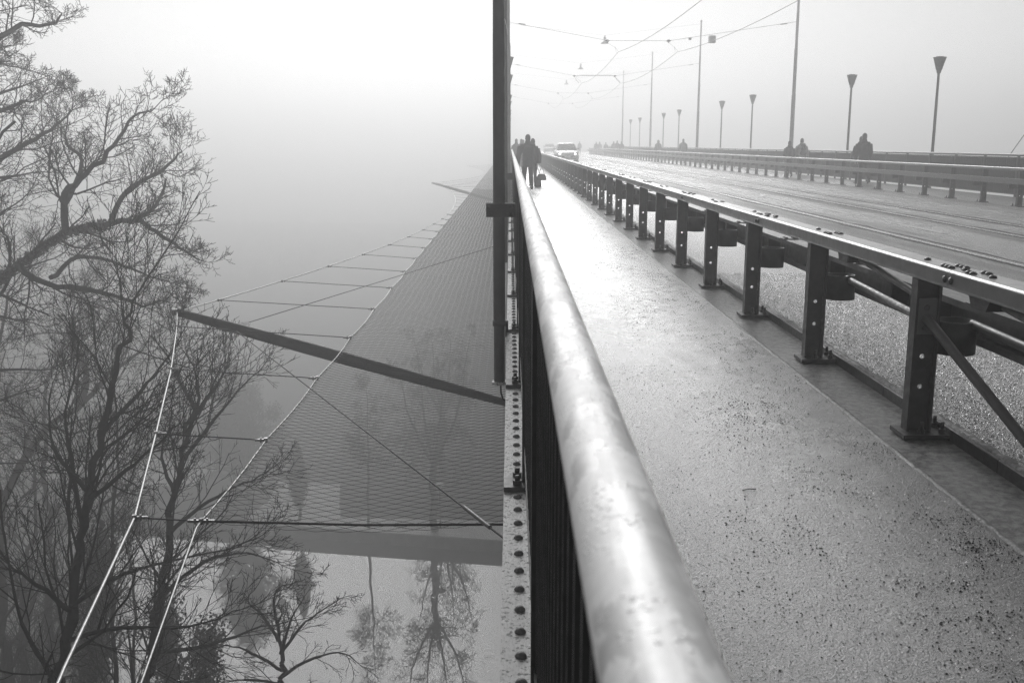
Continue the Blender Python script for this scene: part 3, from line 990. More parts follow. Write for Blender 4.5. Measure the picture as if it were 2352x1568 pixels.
wire('edge_cable', [edge(y) for y in sorted(set(ysamp + [YNET]))], 0.008, M_CABLE, net, 8)
wire('end_cable', [edge(YNET), (-1.2, YNET, ZN - .035), (0.04, YNET, ZN - .03)], 0.011, M_WIRE, net, 8)
clampm = MB()
clampm.lathe((0, 0, -0.025), [(0.02, 0), (0.02, 0.05)], 10)
clampm.box(-0.01, 0.11, -0.011, 0.011, -0.011, 0.011)
clampm.lathe((0.05, 0, -0.025), [(0.010, 0), (0.010, 0.05)], 6)
CLAMP_ME = clampm.mesh('cable_clamp', M_CLAMP)
k = -2
ties = [YNET] + [YT0 + k * STEP for k in range(-2, 60)]
for y in ties:
    a, b = outer(y), edge(y)
    tw = wire('tie_wire', [a, b], 0.007, M_WIRE, net)
    if y < 45:
        obj('cable_clamp', CLAMP_ME, net, a)
        c = obj('cable_clamp', CLAMP_ME, net, b)
        c.rotation_euler = (0, 0, R(180))
        if y == YNET:
            obj('cable_clamp', CLAMP_ME, net, b)
# little lacing hooks along the edge cable
hk = MB().tube([(0, 0, 0.012), (0.02, 0, 0.0), (0.05, 0.01, -.004)], .004, 5).mesh('lacing_hook', M_CABLE)
y = YNET + 0.1
for i in range(60):
    e = edge(y)
    obj('lacing_hook', hk, net, e)
    y += 0.15
def spar(y, label):
    t = thing('net_spar', label, 'spar', (0, y, 0), 'net spars')
    a = Vector((-5.71, 0, CAM_H - 2.82))
    b = Vector((0.04, 0, CAM_H - 4.46))
    d = (b - a)
    n = 8
    pts = [a + d * (i / n) for i in range(n + 1)]
    rad = [(0.036 + 0.062 * math.sin(math.pi * min(1, max(0, (i / n) * .8 + .12))), 0.042 + 0.068 * math.sin(math.pi * min(1, (i / n) * .8 + .12))) for i in range(n + 1)]
    MB().tube(pts, rad, 10).build('spar_tube', M_WIRE, t)
    MB().lathe((a.x - .03, 0, a.z - .05), [(0.06, 0), (0.07, 0.05), (0.06, 0.1)], 10).build('tip_fitting', M_CLAMP, t)
    q = a + d * 0.173
    for sg in (1, -1):
        mb = MB()
        mb.add([q + Vector((-.22, sg * .09, -.03)), q + Vector((.2, sg * .09, -.1)), q + Vector((.12, sg * .42, .02)), q + Vector((-.22, sg * .09, .02)), q + Vector((.2, sg * .09, -.05)), q + Vector((.12, sg * .42, .05))],
               [(0, 1, 2), (5, 4, 3), (0, 3, 4, 1), (1, 4, 5, 2), (2, 5, 3, 0)])
        mb.build('stay_lug', M_STEEL_DARK, t)
        e = Vector((0.02, sg * 10.6, CAM_H - 2.62))
        st = wire('stay_cable', [q + Vector((.12, sg * .42, .03)), e], 0.0075, M_WIRE, t)
        u = (e - q).normalized()
        MB().tube([e - u * .9, e - u * .4], .016, 8).build('turnbuckle', M_STEEL_GREY, t)
    return t
spar(YS1, 'dark steel spar holding the net out, the near one with stay cables')
spar(YS2, 'net spar far off in the fog, its tip reaching left of the handrail')

# ------------------------------------------------------------------ valley: river, banks, quay
tag(MB().add([(-320, 30, ZW), (320, 30, ZW), (320, 110, ZW), (-320, 110, ZW)], [(0, 1, 2, 3)]).build('river', M_WATER), kind='structure')
def bank_z(x, y):
    tab = [(-60, -7), (-6, -8), (6, -12), (16, -19), (28, -25), (40, -30), (50, ZW - 0.8), (58, ZW - 3)]
    for a, b in zip(tab, tab[1:]):
        if y <= b[0]:
            u = (y - a[0]) / (b[0] - a[0])
            return a[1] + (b[1] - a[1]) * u + 0.5 * math.sin(x * .31 + y * .17) + .3 * math.sin(x * .13 - y * .4) + max(0, -x - 18) * 0.10
    return tab[-1][1]
def bank():
    nx, ny = 70, 50
    V, F = [], []
    for j in range(ny + 1):
        for i in range(nx + 1):
            x, y = -120 + 240 * i / nx, -55 + 113 * j / ny
            V.append((x, y, bank_z(x, y)))
    F = [(j * (nx + 1) + i, j * (nx + 1) + i + 1, (j + 1) * (nx + 1) + i + 1, (j + 1) * (nx + 1) + i) for j in range(ny) for i in range(nx)]
    mb = MB(); mb.add(V, F, 0, True)
    tag(mb.build('near_bank', M_LEAFLITTER), kind='structure')
bank()
ABUT = thing('abutment', 'concrete abutment carrying the near end of the bridge', 'abutment', (0, -5, 0))
MB().box(-1.6, 15.5, -3, 3.0, -14, -3.78).build('block', M_CONC, ABUT)
MB().box(-1.3, -0.1, 3.4, 4.4, -8, -1.1).build('cable_anchor', M_CONC, ABUT)
# far bank frame: quay runs nearly square to the bridge
QA = W(629, 1232, 2331 * WATER / 901)
QB = W(1141, 1268, 2331 * WATER / 937)
QD = (Vector((QB.x, QB.y, 0)) - Vector((QA.x, QA.y, 0))).normalized()
QN = Vector((-QD.y, QD.x, 0))
QANG = math.atan2(QD.y, QD.x)
ZG = ZW + 1.05
def Q(u, w, z):
    """u along the quay from its left corner, w inland"""
    p = Vector((QA.x, QA.y, 0)) + QD * u + QN * w
    return Vector((p.x, p.y, z))
def qsheet(name, u0, u1, w0, w1, z, m, z1=None):
    z1 = z if z1 is None else z1
    return tag(MB().add([Q(u0, w0, z), Q(u1, w0, z), Q(u1, w1, z1), Q(u0, w1, z1)], [(0, 1, 2, 3)]).build(name, m), kind='structure')
qsheet('ground', -300, 300, 0.3, 330, ZG - 0.02, M_GROUND)
qsheet('promenade', -3, 80, 0.5, 5.0, ZG + 0.01, M_PATH)
def G(dx, dy, z):
    """where the view ray of a frame position meets the level z (surveying only)"""
    d = W(dx, dy, 1.0) - cam.location
    return cam.location + d * ((z - CAM_H) / d.z)
tag(MB().add([G(782, 1187, ZG + .02), G(1500, 1205, ZG + .02), G(1500, 985, ZG + .02), G(784, 985, ZG + .02)], [(0, 1, 2, 3)]).build('lawn', M_GRASS), kind='structure')
tag(MB().add([G(600, 1183, ZG + .015), G(779, 1187, ZG + .015), G(781, 1112, ZG + .015), G(640, 1106, ZG + .015)], [(0, 1, 2, 3)]).build('paved_yard', M_PATH), kind='structure')
qsheet('path', -60, -12, 8, 16, ZG + 0.02, M_PATH)
def qbox(mb, u0, u1, w0, w1, z0, z1, mi=0):
    vs = [Q(u, w, z) for u in (u0, u1) for w in (w0, w1) for z in (z0, z1)]
    mb.add(vs, [(0, 1, 3, 2), (4, 6, 7, 5), (0, 4, 5, 1), (2, 3, 7, 6), (0, 2, 6, 4), (1, 5, 7, 3)], mi)
    return mb
qw = thing('quay_wall', 'low stone quay wall along the far bank of the river', 'wall', (0, 0, 0))
qbox(MB(), 0, 120, 0, 0.5, ZW - 2, ZG - 0.0).build('wall', M_STONE, qw)
for k in range(14):
    qbox(MB(), k * 2.6 + .01, k * 2.6 + 2.59, -0.08, 0.55, ZG + 0.005, ZG + .12).build('coping_stone', M_COPING, qw)
qbox(MB(), 14 * 2.6 + .01, 120, -0.08, 0.55, ZG + 0.005, ZG + .12).build('coping_run', M_COPING, qw)
qw2 = thing('quay_wall', 'set back lower quay wall with landing steps left of the higher quay', 'wall', (0, 0, 0))
qbox(MB(), -120, -4.2, 2.4, 2.9, ZW - 2, ZG - .1).build('wall', M_STONE, qw2)
for k in range(4):
    qbox(MB(), -4.15, -0.02, 0.2 + .55 * k, 0.75 + .55 * k - .004, ZW - 1.5, ZW + .25 + .22 * k).build('step', M_COPING, qw2)

# quay fence posts and low building with a pale roof behind the trees
bl = Q(-34, 22, ZG)
BLD = thing('riverside_building', 'low riverside building with a pale pitched roof behind the left trees', 'building', bl, rz=QANG)
def bld():
    w, d, h, rh = 17, 11, 4.2, 3.0
    MB().box(0, w, 0, d, 0, h).build('wall', M_PLASTER, BLD)
    mb = MB()
    for (x0, x1) in ((-.6, w + .6),):
        a = [(x0, -.7, h - .25), (x1, -.7, h - .25), (x1 - 3, d / 2, h + rh), (x0 + 3, d / 2, h + rh), (x0, d + .7, h - .25), (x1, d + .7, h - .25)]
        b = [(x, y, z - .18) for x, y, z in a]
        mb.add(a + b, [(0, 1, 2, 3), (3, 2, 5, 4), (1, 5, 2), (0, 3, 4), (7, 6, 9, 8), (8, 9, 10, 11), (11, 7, 8), (6, 10, 9), (0, 6, 7, 1), (4, 5, 11, 10), (1, 7, 11, 5), (0, 4, 10, 6)])
    mb.build('roof', M_TILE, BLD)
    for k in range(4):
        wn_ = MB().box(1.5 + 4 * k, 3.1 + 4 * k, -.05, -.004, 1.1, 2.8).build('window', M_COPING, BLD)
        MB().box(1.62 + 4 * k, 2.98 + 4 * k, -.06, -.052, 1.22, 2.68).build('pane', M_GLASSD, wn_)
bld()
# garden lamp on the promenade
gl = Q(14.6, 2.2, ZG)
t = thing('promenade_lamp', 'small lamp with a pale round shade on the far promenade', 'street lamp', gl)
MB().tube([(0, 0, 0), (0, 0, 3.6)], [.06, .045], 10).build('lamp_pole', M_POLE, t)
MB().lathe((0, 0, 3.55), [(0.05, 0), (0.3, 0.28), (0.42, 0.34), (0.3, 0.42), (0, 0.5)], 14).build('lamp_shade', M_PAINT, t)
for nm, yy in (('near the far bank', 118), ('in the middle of the fog', 175)):
    t = thing('bridge_pier', 'stone pier below the deck ' + nm, 'pier', (7, yy, 0))
    MB().add([(-7.2, -2, -3.8), (7.2, -2, -3.8), (7.2, 2, -3.8), (-7.2, 2, -3.8), (-8, -3, ZG - 1), (8, -3, ZG - 1), (8, 3, ZG - 1), (-8, 3, ZG - 1)], [(0, 1, 2, 3), (0, 4, 5, 1), (1, 5, 6, 2), (2, 6, 7, 3), (3, 7, 4, 0)]).build('shaft', M_STONE, t)

# ------------------------------------------------------------------ trees
class Tree:
    def __init__(s, seed, tw=0.0055):
        s.tw = tw
        s.rng = np.random.RandomState(seed)
        s.thick = ([], [], [], [])
        s.thin = ([], [], [], [])
        s.pts = []
        s.onlimb = False
        s.nl = 0
    def poly(s, P, r0, r1, store=None):
        n = len(P)
        for i in range(n - 1):
            a = r0 + (r1 - r0) * i / (n - 1)
            b = r0 + (r1 - r0) * (i + 1) / (n - 1)
            st = s.thick if (a > 0.03 and s.onlimb) else s.thin
            st[0].append(P[i]); st[1].append(P[i + 1]); st[2].append(a); st[3].append(b)
    def branch(s, p, d, L, r, lvl, maxl, up=0.15, wig=0.22, dens=1.0, fan=45):
        rng = s.rng
        n = max(2, min(9, int(3 + L / 0.5)))
        step = L / n
        P = [np.array(p)]
        D = [d]
        rnd = rng.randn(n, 3) * wig
        for i in range(n):
            d = d + rnd[i]
            d[2] += up
            d = d / math.sqrt(d @ d)
            D.append(d)
            P.append(P[-1] + d * step)
        s.poly(P, r, max(r * 0.42, s.tw * .75))
        if lvl >= maxl:
            return
        cl = L * (0.55 if lvl else 0.5)
        m = int(dens * (4.0 + 3.6 * L / (0.5 + 0.25 * L))) if lvl < maxl - 1 else int(dens * (3.5 + 5 * L))
        m = max(2, min(m, 16))
        side = rng.rand() * 6.28
        for k in range(m):
            u = 0.18 + 0.82 * (k + rng.rand() * .8) / m
            i = min(n - 1, int(u * n))
            f = u * n - i
            q = P[i] * (1 - f) + P[i + 1] * f
            s.child(q, D[i + 1], cl * (1.15 - 0.75 * u) * (0.7 + .6 * rng.rand()), max(r * (1 - .58 * u) * 0.5, s.tw), lvl, maxl, up, wig, dens, fan, side + k * 2.4)
    def child(s, q, d, L, r, lvl, maxl, up, wig, dens, fan, az):
        a = np.cross(d, (0.1, 0.2, 1.0)); a /= math.sqrt(a @ a) + 1e-9
        b = np.cross(d, a)
        th = R(fan + s.rng.randn() * 10)
        nd = d * math.cos(th) + (a * math.cos(az) + b * math.sin(az)) * math.sin(th)
        s.branch(q, nd, max(L, .1), r, lvl + 1, maxl, up, wig, dens, fan)
    def limb(s, pts, r0, r1, nchild, clen, maxl=3, up=0.12, wig=0.22, dens=1.0, fan=48, start=0.1):
        """an explicit limb (list of world points) that then grows side branches"""
        P = [np.array(p, float) for p in pts]
        # even out the spacing, then smooth by Catmull-Rom
        E = [P[0]]
        for p_ in P[1:]:
            k_ = max(1, int(np.linalg.norm(p_ - E[-1]) / 1.6))
            a_ = E[-1]
            for i_ in range(1, k_ + 1):
                E.append(a_ + (p_ - a_) * i_ / k_)
        P = E
        Q_ = []
        for i in range(len(P) - 1):
            p0, p1, p2, p3 = P[max(i - 1, 0)], P[i], P[i + 1], P[min(i + 2, len(P) - 1)]
            for u in (0, .25, .5, .75):
                Q_.append(0.5 * ((2 * p1) + (p2 - p0) * u + (2 * p0 - 5 * p1 + 4 * p2 - p3) * u * u + (3 * p1 - p0 - 3 * p2 + p3) * u ** 3))
        Q_.append(P[-1])
        Q_ = [q + s.rng.randn(3) * r0 * .25 for q in Q_]
        s.onlimb = s.nl == 0
        s.nl += 1
        s.poly(Q_, r0, r1)
        s.onlimb = False
        n = len(Q_) - 1
        for k in range(nchild):
            u = start + (1 - start) * (k + s.rng.rand()) / nchild
            i = min(n - 1, int(u * n))
            q = Q_[i] + (Q_[i + 1] - Q_[i]) * (u * n - i)
            d = Q_[i + 1] - Q_[i]; d /= math.sqrt(d @ d) + 1e-9
            rr = (r0 + (r1 - r0) * u) * .5
            s.child(q, d, clen * (1.1 - .6 * u) * (.6 + .7 * s.rng.rand()), max(rr * .8, s.tw * 1.3), 0, maxl, up, wig, dens, fan, s.rng.rand() * 6.28)
        s.branch(Q_[-1], (Q_[-1] - Q_[-2]) / (np.linalg.norm(Q_[-1] - Q_[-2]) + 1e-9), clen * .6, r1, 0, maxl, up, wig, dens, fan)
    def ivy(s, pts, rad, n, size=0.07):
        s.leaf = getattr(s, 'leaf', [])
        P = np.array(pts, float)
        cum = np.concatenate([[0], np.cumsum(np.linalg.norm(np.diff(P, axis=0), axis=1))])
        u = s.rng.rand(n) * cum[-1]
        base = np.stack([np.interp(u, cum, P[:, i]) for i in range(3)], 1)
        lump = 0.55 + 0.45 * np.sin(u * 2.1 + s.rng.rand() * 6) * np.sin(u * .9 + 1)
        dirs = s.rng.randn(n, 3); dirs /= np.linalg.norm(dirs, axis=1, keepdims=True)
        c = base + dirs * (rad * (.35 + .65 * s.rng.rand(n)) * (0.6 + .6 * lump))[:, None]
        s.leaf.append((c, size * (.6 + .8 * s.rng.rand(n))))
    def build(s, name, label, cat, group, loc):
        t = thing(name, label, cat, loc, group)
        off = np.array(loc)
        if s.thick[0]:
            obj('trunk', seg_mesh('trunk', np.array(s.thick[0]) - off, np.array(s.thick[1]) - off, s.thick[2], s.thick[3], M_BARK, 8), t)
        if s.thin[0]:
            a0, a1, b0, b1 = (np.array(x_) for x_ in s.thin)
            big_ = b0 > .03
            if big_.any():
                tag(obj('bough', seg_mesh('bough', a0[big_] - off, a1[big_] - off, b0[big_], b1[big_], M_BARK, 7), t), kind='stuff')
            tag(obj('crown', seg_mesh('crown', a0[~big_] - off, a1[~big_] - off, b0[~big_], b1[~big_], M_TWIG, 3), t), kind='stuff')
        if hasattr(s, 'leaf'):
            c = np.concatenate([l[0] for l in s.leaf]) - off
            sz = np.concatenate([l[1] for l in s.leaf])
            n = len(c)
            a = s.rng.randn(n, 3); a /= np.linalg.norm(a, axis=1, keepdims=True)
            b = np.cross(a, s.rng.randn(n, 3)); b /= np.linalg.norm(b, axis=1, keepdims=True)
            V = np.stack([c - a * sz[:, None], c + b * sz[:, None] * .6, c + a * sz[:, None] * .9, c - b * sz[:, None] * .6], 1).reshape(-1, 3)
            F = np.arange(4 * n).reshape(n, 4)
            obj('foliage', np_mesh('foliage', V, F, M_IVY, False), t)
        return t

TG = 'bare trees on the near bank'
def Wp(pts, zc):
    return [tuple(W(x, y, zc + (p[0] if p else 0))) for x, y, *p in pts]
def root(p):
    return (p[0], p[1], bank_z(p[0], p[1]) - .3)

# big ivy-limbed tree reaching in from the left
T = Tree(11); z = 23
tr0 = Wp([(-330, 1500), (-260, 1100), (-190, 800), (-130, 560), (-120, 300), (-110, 60), (-100, -150)], z)
base = root(tr0[0])
T.limb([base, (base[0] + .3, base[1], base[2] + 5)] + tr0, .42, .10, 14, 4.5, 3)
T.limb(Wp([(-190, 800), (-60, 690), (40, 610), (150, 535), (260, 515), (320, 505)], z), .12, .055, 12, 2.0, 3)
T.limb(Wp([(320, 505), (345, 525, -.4), (400, 560, -.8), (440, 585, -.8), (465, 600)], z), .06, .012, 12, 1.2, 3)
T.limb(Wp([(255, 515), (290, 440, .5), (360, 400, .8), (405, 360, 1), (418, 345, 1)], z), .07, .012, 14, 1.3, 3)
T.limb(Wp([(150, 535), (150, 450, -.5), (200, 400, -.8), (260, 330, -1), (310, 270, -1), (355, 250, -1)], z), .09, .012, 18, 1.5, 3)
T.limb(Wp([(150, 470), (190, 370, .6), (150, 330, 1), (165, 250, 1)], z), .06, .012, 12, 1.2, 3)
T.limb(Wp([(40, 610), (100, 650, -1), (230, 670, -1.2), (330, 700, -1), (370, 690, -1)], z), .08, .012, 15, 1.5, 3, up=.02)
T.limb(Wp([(120, 640), (180, 590, 1), (280, 610, 1.3), (360, 640, 1), (400, 650, 1)], z), .06, .012, 14, 1.2, 3, up=.02)
T.limb(Wp([(-130, 560), (-40, 400, .5), (60, 330, .8), (130, 290, 1), (175, 250, 1)], z), .10, .012, 16, 1.4, 3)
T.limb(Wp([(-120, 420), (-30, 280, -.5), (40, 240, -1), (90, 230, -1)], z), .08, .012, 14, 1.3, 3)
T.limb(Wp([(-115, 200), (-40, 110, -.5), (50, 60, -.8), (125, 55, -1), (140, 30, -1)], z), .09, .012, 14, 1.2, 3)
T.limb(Wp([(-110, 160), (-60, 120, .5), (-10, 110, .6), (30, 105, .6)], z), .07, .012, 9, .8, 3)
T.ivy(Wp([(-190, 800), (-60, 690), (40, 610), (150, 535), (250, 515)], z), .17, 3200, .045)
T.build('bare_tree', 'large bare tree with an ivy covered limb reaching in from the left edge', 'tree', TG, base)

# its neighbour, trunk out of frame, twigs all down the left edge
T = Tree(12); z = 25
tr0 = Wp([(-420, 1500), (-360, 1100), (-300, 800), (-260, 500), (-240, 200), (-230, -100), (-220, -420), (-210, -640)], z)
base = root(tr0[0])
T.limb([base, (base[0] + .2, base[1], base[2] + 5)] + tr0, .36, .08, 6, 3.5, 3, dens=.6)
for (x1, y1, x2, y2, x3, y3, dz) in ((-235, 330, -80, 250, 60, 190, 0), (-240, 480, -90, 420, 70, 400, .8), (-260, 620, -100, 560, 30, 470, -.8), (-290, 800, -110, 720, 60, 740, .6), (-300, 900, -120, 850, 90, 850, -.5), (-330, 1000, -130, 960, 60, 900, 1), (-235, 180, -110, 130, 20, 150, -1), (-340, 1080, -150, 1080, 40, 1060, 0), (-260, 560, -80, 640, 110, 600, 1.2)):
    T.limb(Wp([(x1, y1), (x2, y2, dz), (x3, y3, dz)], z), .09, .02, 13, 1.7, 3, up=.06, wig=.2, dens=.8)
T.build('bare_tree', 'twiggy bare tree filling the left edge behind the ivy covered limb', 'tree', TG, base)

# slender dark tree nearest the bridge, lower left
T = Tree(21, .0048); z = 15.5
stem = Wp([(120, 1620), (140, 1530), (165, 1390), (190, 1230), (205, 1130), (235, 990), (265, 860), (290, 760), (310, 680)], z)
base = root((stem[0][0] - .2, stem[0][1], 0))
T.limb([base] + stem, .15, .02, 26, 3.2, 3, dens=.7, up=.09, wig=.10, fan=40, start=.45)
for pts, n in (([(165, 1390), (260, 1330, .5), (380, 1290, 1), (520, 1260, 1.2), (600, 1230, 1)], 12), ([(200, 1150), (290, 1080, -.6), (360, 1020, -.9), (420, 960, -1)], 12),
               ([(230, 1000), (320, 900, .8), (380, 830, 1), (420, 770, 1)], 12), ([(150, 1470), (280, 1440, -.4), (430, 1440, -.6), (560, 1400, -.5)], 11),
               ([(205, 1130), (130, 1040, .6), (110, 960, .8), (120, 880, .8)], 10), ([(160, 1400), (80, 1340, -.3), (20, 1290, -.4), (-30, 1200, -.5)], 12), ([(190, 1230), (170, 1080, .5), (150, 950, .6), (175, 850, .7), (180, 780, .7)], 12)):
    T.limb(Wp(pts, z), .042, .008, n, 1.5, 3, up=.06, wig=.10, fan=36, dens=.62)
T.build('bare_tree', 'slender near black tree whose branches sweep to the right in the lower left', 'tree', TG, base)

# second slender tree, right of it
T = Tree(31); z = 20.5
stem = Wp([(330, 1640), (345, 1540), (365, 1400), (385, 1260), (400, 1150), (415, 1070), (430, 1000), (450, 920)], z)
base = root((stem[0][0], stem[0][1], 0))
T.limb([base] + stem, .17, .035, 20, 2.6, 3, dens=.7, up=.09, wig=.10, fan=38, start=.45)
for pts, n in (([(415, 1060), (480, 980, .4), (545, 900, .6), (595, 850, .6)], 12), ([(430, 1000), (455, 930, -.4), (450, 860, -.5), (420, 800, -.5)], 10), ([(440, 960), (500, 880, -.4), (525, 830, -.4)], 10),
               ([(390, 1220), (480, 1150, .7), (560, 1110, .9), (620, 1080, .9)], 11), ([(370, 1370), (470, 1290, -.7), (570, 1270, -.9), (650, 1300, -1)], 12), ([(400, 1130), (370, 1050, .5), (385, 960, .7)], 9), ([(350, 1500), (480, 1480, .8), (600, 1440, 1), (700, 1420, 1)], 11)):
    T.limb(Wp(pts, z), .05, .009, n, 1.5, 3, up=.08, wig=.09, fan=34, dens=.62)
T.build('bare_tree', 'slender bare tree standing between the two bright cables at lower left', 'tree', TG, base)

# third thin stem between them
T = Tree(41); z = 25
stem = Wp([(268, 1640), (262, 1500), (255, 1350), (258, 1200), (270, 1080), (268, 950), (255, 860)], z)
base = root((stem[0][0], stem[0][1], 0))
T.limb([base] + stem, .10, .02, 34, 2.4, 3, up=.11, wig=.11, fan=40, start=.45)
T.build('bare_tree', 'thin upright bare stem just left of the outer net cable', 'tree', TG, base)

# small spreading tree at the bottom, right of the cables
T = Tree(51); z = 24
stem = Wp([(658, 1660), (652, 1560), (645, 1500), (638, 1440)], z)
base = root((stem[0][0], stem[0][1], 0))
T.limb([base] + stem, .12, .04, 3, .8, 3, up=.0, fan=45, start=.9)
for pts, n in (([(645, 1500), (690, 1440, .4), (740, 1400, .6), (790, 1370, .6)], 10), ([(640, 1450), (630, 1390, -.3), (640, 1350, -.4), (690, 1335, -.4)], 9), ([(640, 1470), (600, 1410, .4), (570, 1380, .5), (600, 1330, .6)], 9),
               ([(650, 1550), (720, 1510, -.5), (790, 1500, -.6), (830, 1530, -.6)], 10), ([(650, 1540), (580, 1500, .5), (520, 1480, .6), (470, 1500, .6)], 10), ([(652, 1570), (560, 1560, -.6), (500, 1570, -.8)], 8), ([(650, 1590), (740, 1570, .6), (800, 1590, .6)], 8), ([(645, 1500), (670, 1420, -.6), (700, 1370, -.7)], 8)):
    T.limb(Wp(pts, z), .045, .009, n, .8, 3, up=.02, wig=.12, fan=38, dens=.55)
T.build('bare_tree', 'small spreading bare tree at the bottom edge in front of the river', 'tree', TG, base)

# ivy stump in front of the water
T = Tree(61); z = 27
stem = Wp([(455, 1720), (460, 1600), (470, 1500), (485, 1440)], z)
base = root((stem[0][0], stem[0][1], 0))
T.limb([base] + stem, .14, .04, 4, .8, 2)
T.ivy([base] + stem, .72, 17000, .052)
T.build('ivy_tree', 'ivy smothered stump dark against the water at the bottom', 'tree', 'ivy covered trees', base)
# ivy column
T = Tree(71); z = 31
stem = Wp([(205, 1720), (212, 1560), (215, 1450), (222, 1330), (232, 1230), (240, 1150)], z)
base = root((stem[0][0], stem[0][1], 0))
T.limb([base] + stem, .3, .06, 14, 2.4, 3, start=.5)
T.ivy([base] + stem[:-1], .62, 20000, .065)
T.build('ivy_tree', 'tall ivy covered trunk behind the slender dark tree', 'tree', 'ivy covered trees', base)
T = Tree(72); z = 29
stem = Wp([(395, 1740), (392, 1600), (385, 1480), (372, 1390), (380, 1300)], z)
base = root((stem[0][0], stem[0][1], 0))
T.limb([base] + stem, .2, .05, 12, 2.0, 3, start=.5)
T.ivy([base] + stem[:-1], .58, 13000, .06)
T.build('ivy_tree', 'ivy covered trunk beside the inner bright cable at the bottom', 'tree', 'ivy covered trees', base)

# paler trees farther off in the mist
def mist_tree(seed, z, pts, r0, n, L, label, extra=()):
    T = Tree(seed)
    stem = Wp(pts, z)
    base = root((stem[0][0], stem[0][1], 0))
    T.limb([base] + stem, r0, .03, n, L, 3, up=.10, fan=46, start=.3)
    for p, nn, ll in extra:
        T.limb(Wp(p, z), r0 * .45, .012, nn, ll, 3, up=.06, fan=46)
    T.build('bare_tree', label, 'tree', TG, base)
mist_tree(81, 34, [(20, 1650), (10, 1400), (5, 1200), (-15, 1000), (0, 800), (30, 650)], .34, 20, 5.0, 'pale misty bare tree at the far left edge, trunk partly out of frame',
          [([(5, 1150), (90, 1000, 1), (200, 920, 1.5), (250, 860, 2), (330, 800, 2), (370, 740, 2)], 14, 3.0), ([(180, 930, 1), (200, 850, 1), (160, 760, 1), (180, 690, 1)], 12, 2.4)])
mist_tree(82, 42, [(110, 1650), (115, 1450), (120, 1250), (100, 1050), (110, 900), (150, 780), (190, 700)], .3, 24, 5.5, 'grey misty bare tree behind the slender dark tree, crown below the big limb')
mist_tree(83, 38, [(60, 1650), (50, 1450), (60, 1300), (85, 1150), (60, 1000)], .26, 22, 4.6, 'misty bare tree low at the left, between the two paler trunks')
mist_tree(84, 30, [(310, 1660), (305, 1500), (312, 1380), (300, 1280)], .10, 20, 2.6, 'short bare sapling between the bright cables near the bottom')

# far bank trees with their reflections
FG = 'trees on the far quay'
def far_tree(u, w, seed, fn, label, name='quay_tree'):
    p = Q(u, w, ZG - .1)
    T = Tree(seed, .015)
    fn(T, np.array(p))
    T.build(name, label, 'tree', FG, tuple(p))
def U(dx):
    """distance along the quay of a frame column"""
    best = min(range(-600, 900), key=lambda k: abs((W(dx, 1210, 90) - cam.location).x / (W(dx, 1210, 90) - cam.location).y - Q(k / 10, 2, 0).x / Q(k / 10, 2, 0).y))
    return best / 10
def f_cyp(T, p):
    T.limb([p, p + (0.1, 0, 1.3), p + (0, 0, 4.5), p + (0, 0, 7.2)], .16, .03, 8, .8, 2)
    for k in range(10):
        zz = 1.6 + k * .55
        rr = .95 * math.sin(math.pi * (k + 1.6) / 11.5) ** .7
        T.ivy([p + (0, 0, zz), p + (0.05, 0, zz + .6)], rr, 1100, .10)
far_tree(U(693), 1.6, 91, f_cyp, 'small dark evergreen tree of narrow shape on the far quay')
def f_birch(T, p):
    T.limb([p, p + (0, 0, 3), p + (.15, 0, 6), p + (.1, 0, 10), p + (.2, 0, 13)], .13, .02, 26, 2.6, 3, up=-.10, fan=60, start=.35)
far_tree(U(856), .9, 92, f_birch, 'thin drooping bare tree in the middle of the far quay')
def f_big(T, p):
    T.limb([p, p + (0, 0, 3), p + (.1, 0, 6.4)], .34, .26, 2, 2, 3, start=.8)
    for dx in (-2.6, -.9, 1.0, 2.8):
        T.limb([p + (.1, 0, 6.2), p + (dx * .45, .3, 8.5), p + (dx * .8, .2, 11), p + (dx, 0, 14)], .15, .03, 12, 3.0, 3, up=-.07, wig=.18, fan=55, dens=.8)
far_tree(U(1002), .9, 93, f_big, 'sturdy forked bare tree at the right of the far quay')
def f_hazy(T, p):
    T.limb([p, p + (0, 0, 3), p + (.3, 0, 7), p + (0, 0, 11)], .3, .05, 24, 4.2, 3, up=.03, fan=55, start=.15)
    for k in range(14):
        a = T.rng.rand() * 6.28
        q = p + (2.4 * math.cos(a) * T.rng.rand(), 2.0 * math.sin(a), 2.5 + 8 * T.rng.rand())
        T.ivy([q, q + (.3, 0, .6)], 1.1, 380, .12)
far_tree(U(545), 5.0, 94, f_hazy, 'broad bushy tree at the left corner of the far quay')
far_tree(U(500), 6.0, 95, f_hazy, 'leafy broad tree behind the landing steps of the far quay')
far_tree(U(930), 16, 97, f_big, 'forked bare tree on the lawn behind the drooping one')

# ------------------------------------------------------------------ people
def remesh(mb, name, vox, mats):
    me = mb.mesh(name + '_src', mats)
    o = bpy.data.objects.new('tmp', me)
    COL.objects.link(o)
    md = o.modifiers.new('r', 'REMESH'); md.mode = 'VOXEL'; md.voxel_size = vox
    sm = o.modifiers.new('s', 'SMOOTH'); sm.factor = .5; sm.iterations = 3
    dg = bpy.context.evaluated_depsgraph_get()
    out = bpy.data.meshes.new_from_object(o.evaluated_get(dg))
    bpy.data.objects.remove(o)
    bpy.data.meshes.remove(me)
    out.name = name
    out.polygons.foreach_set('use_smooth', [True] * len(out.polygons))
    return out

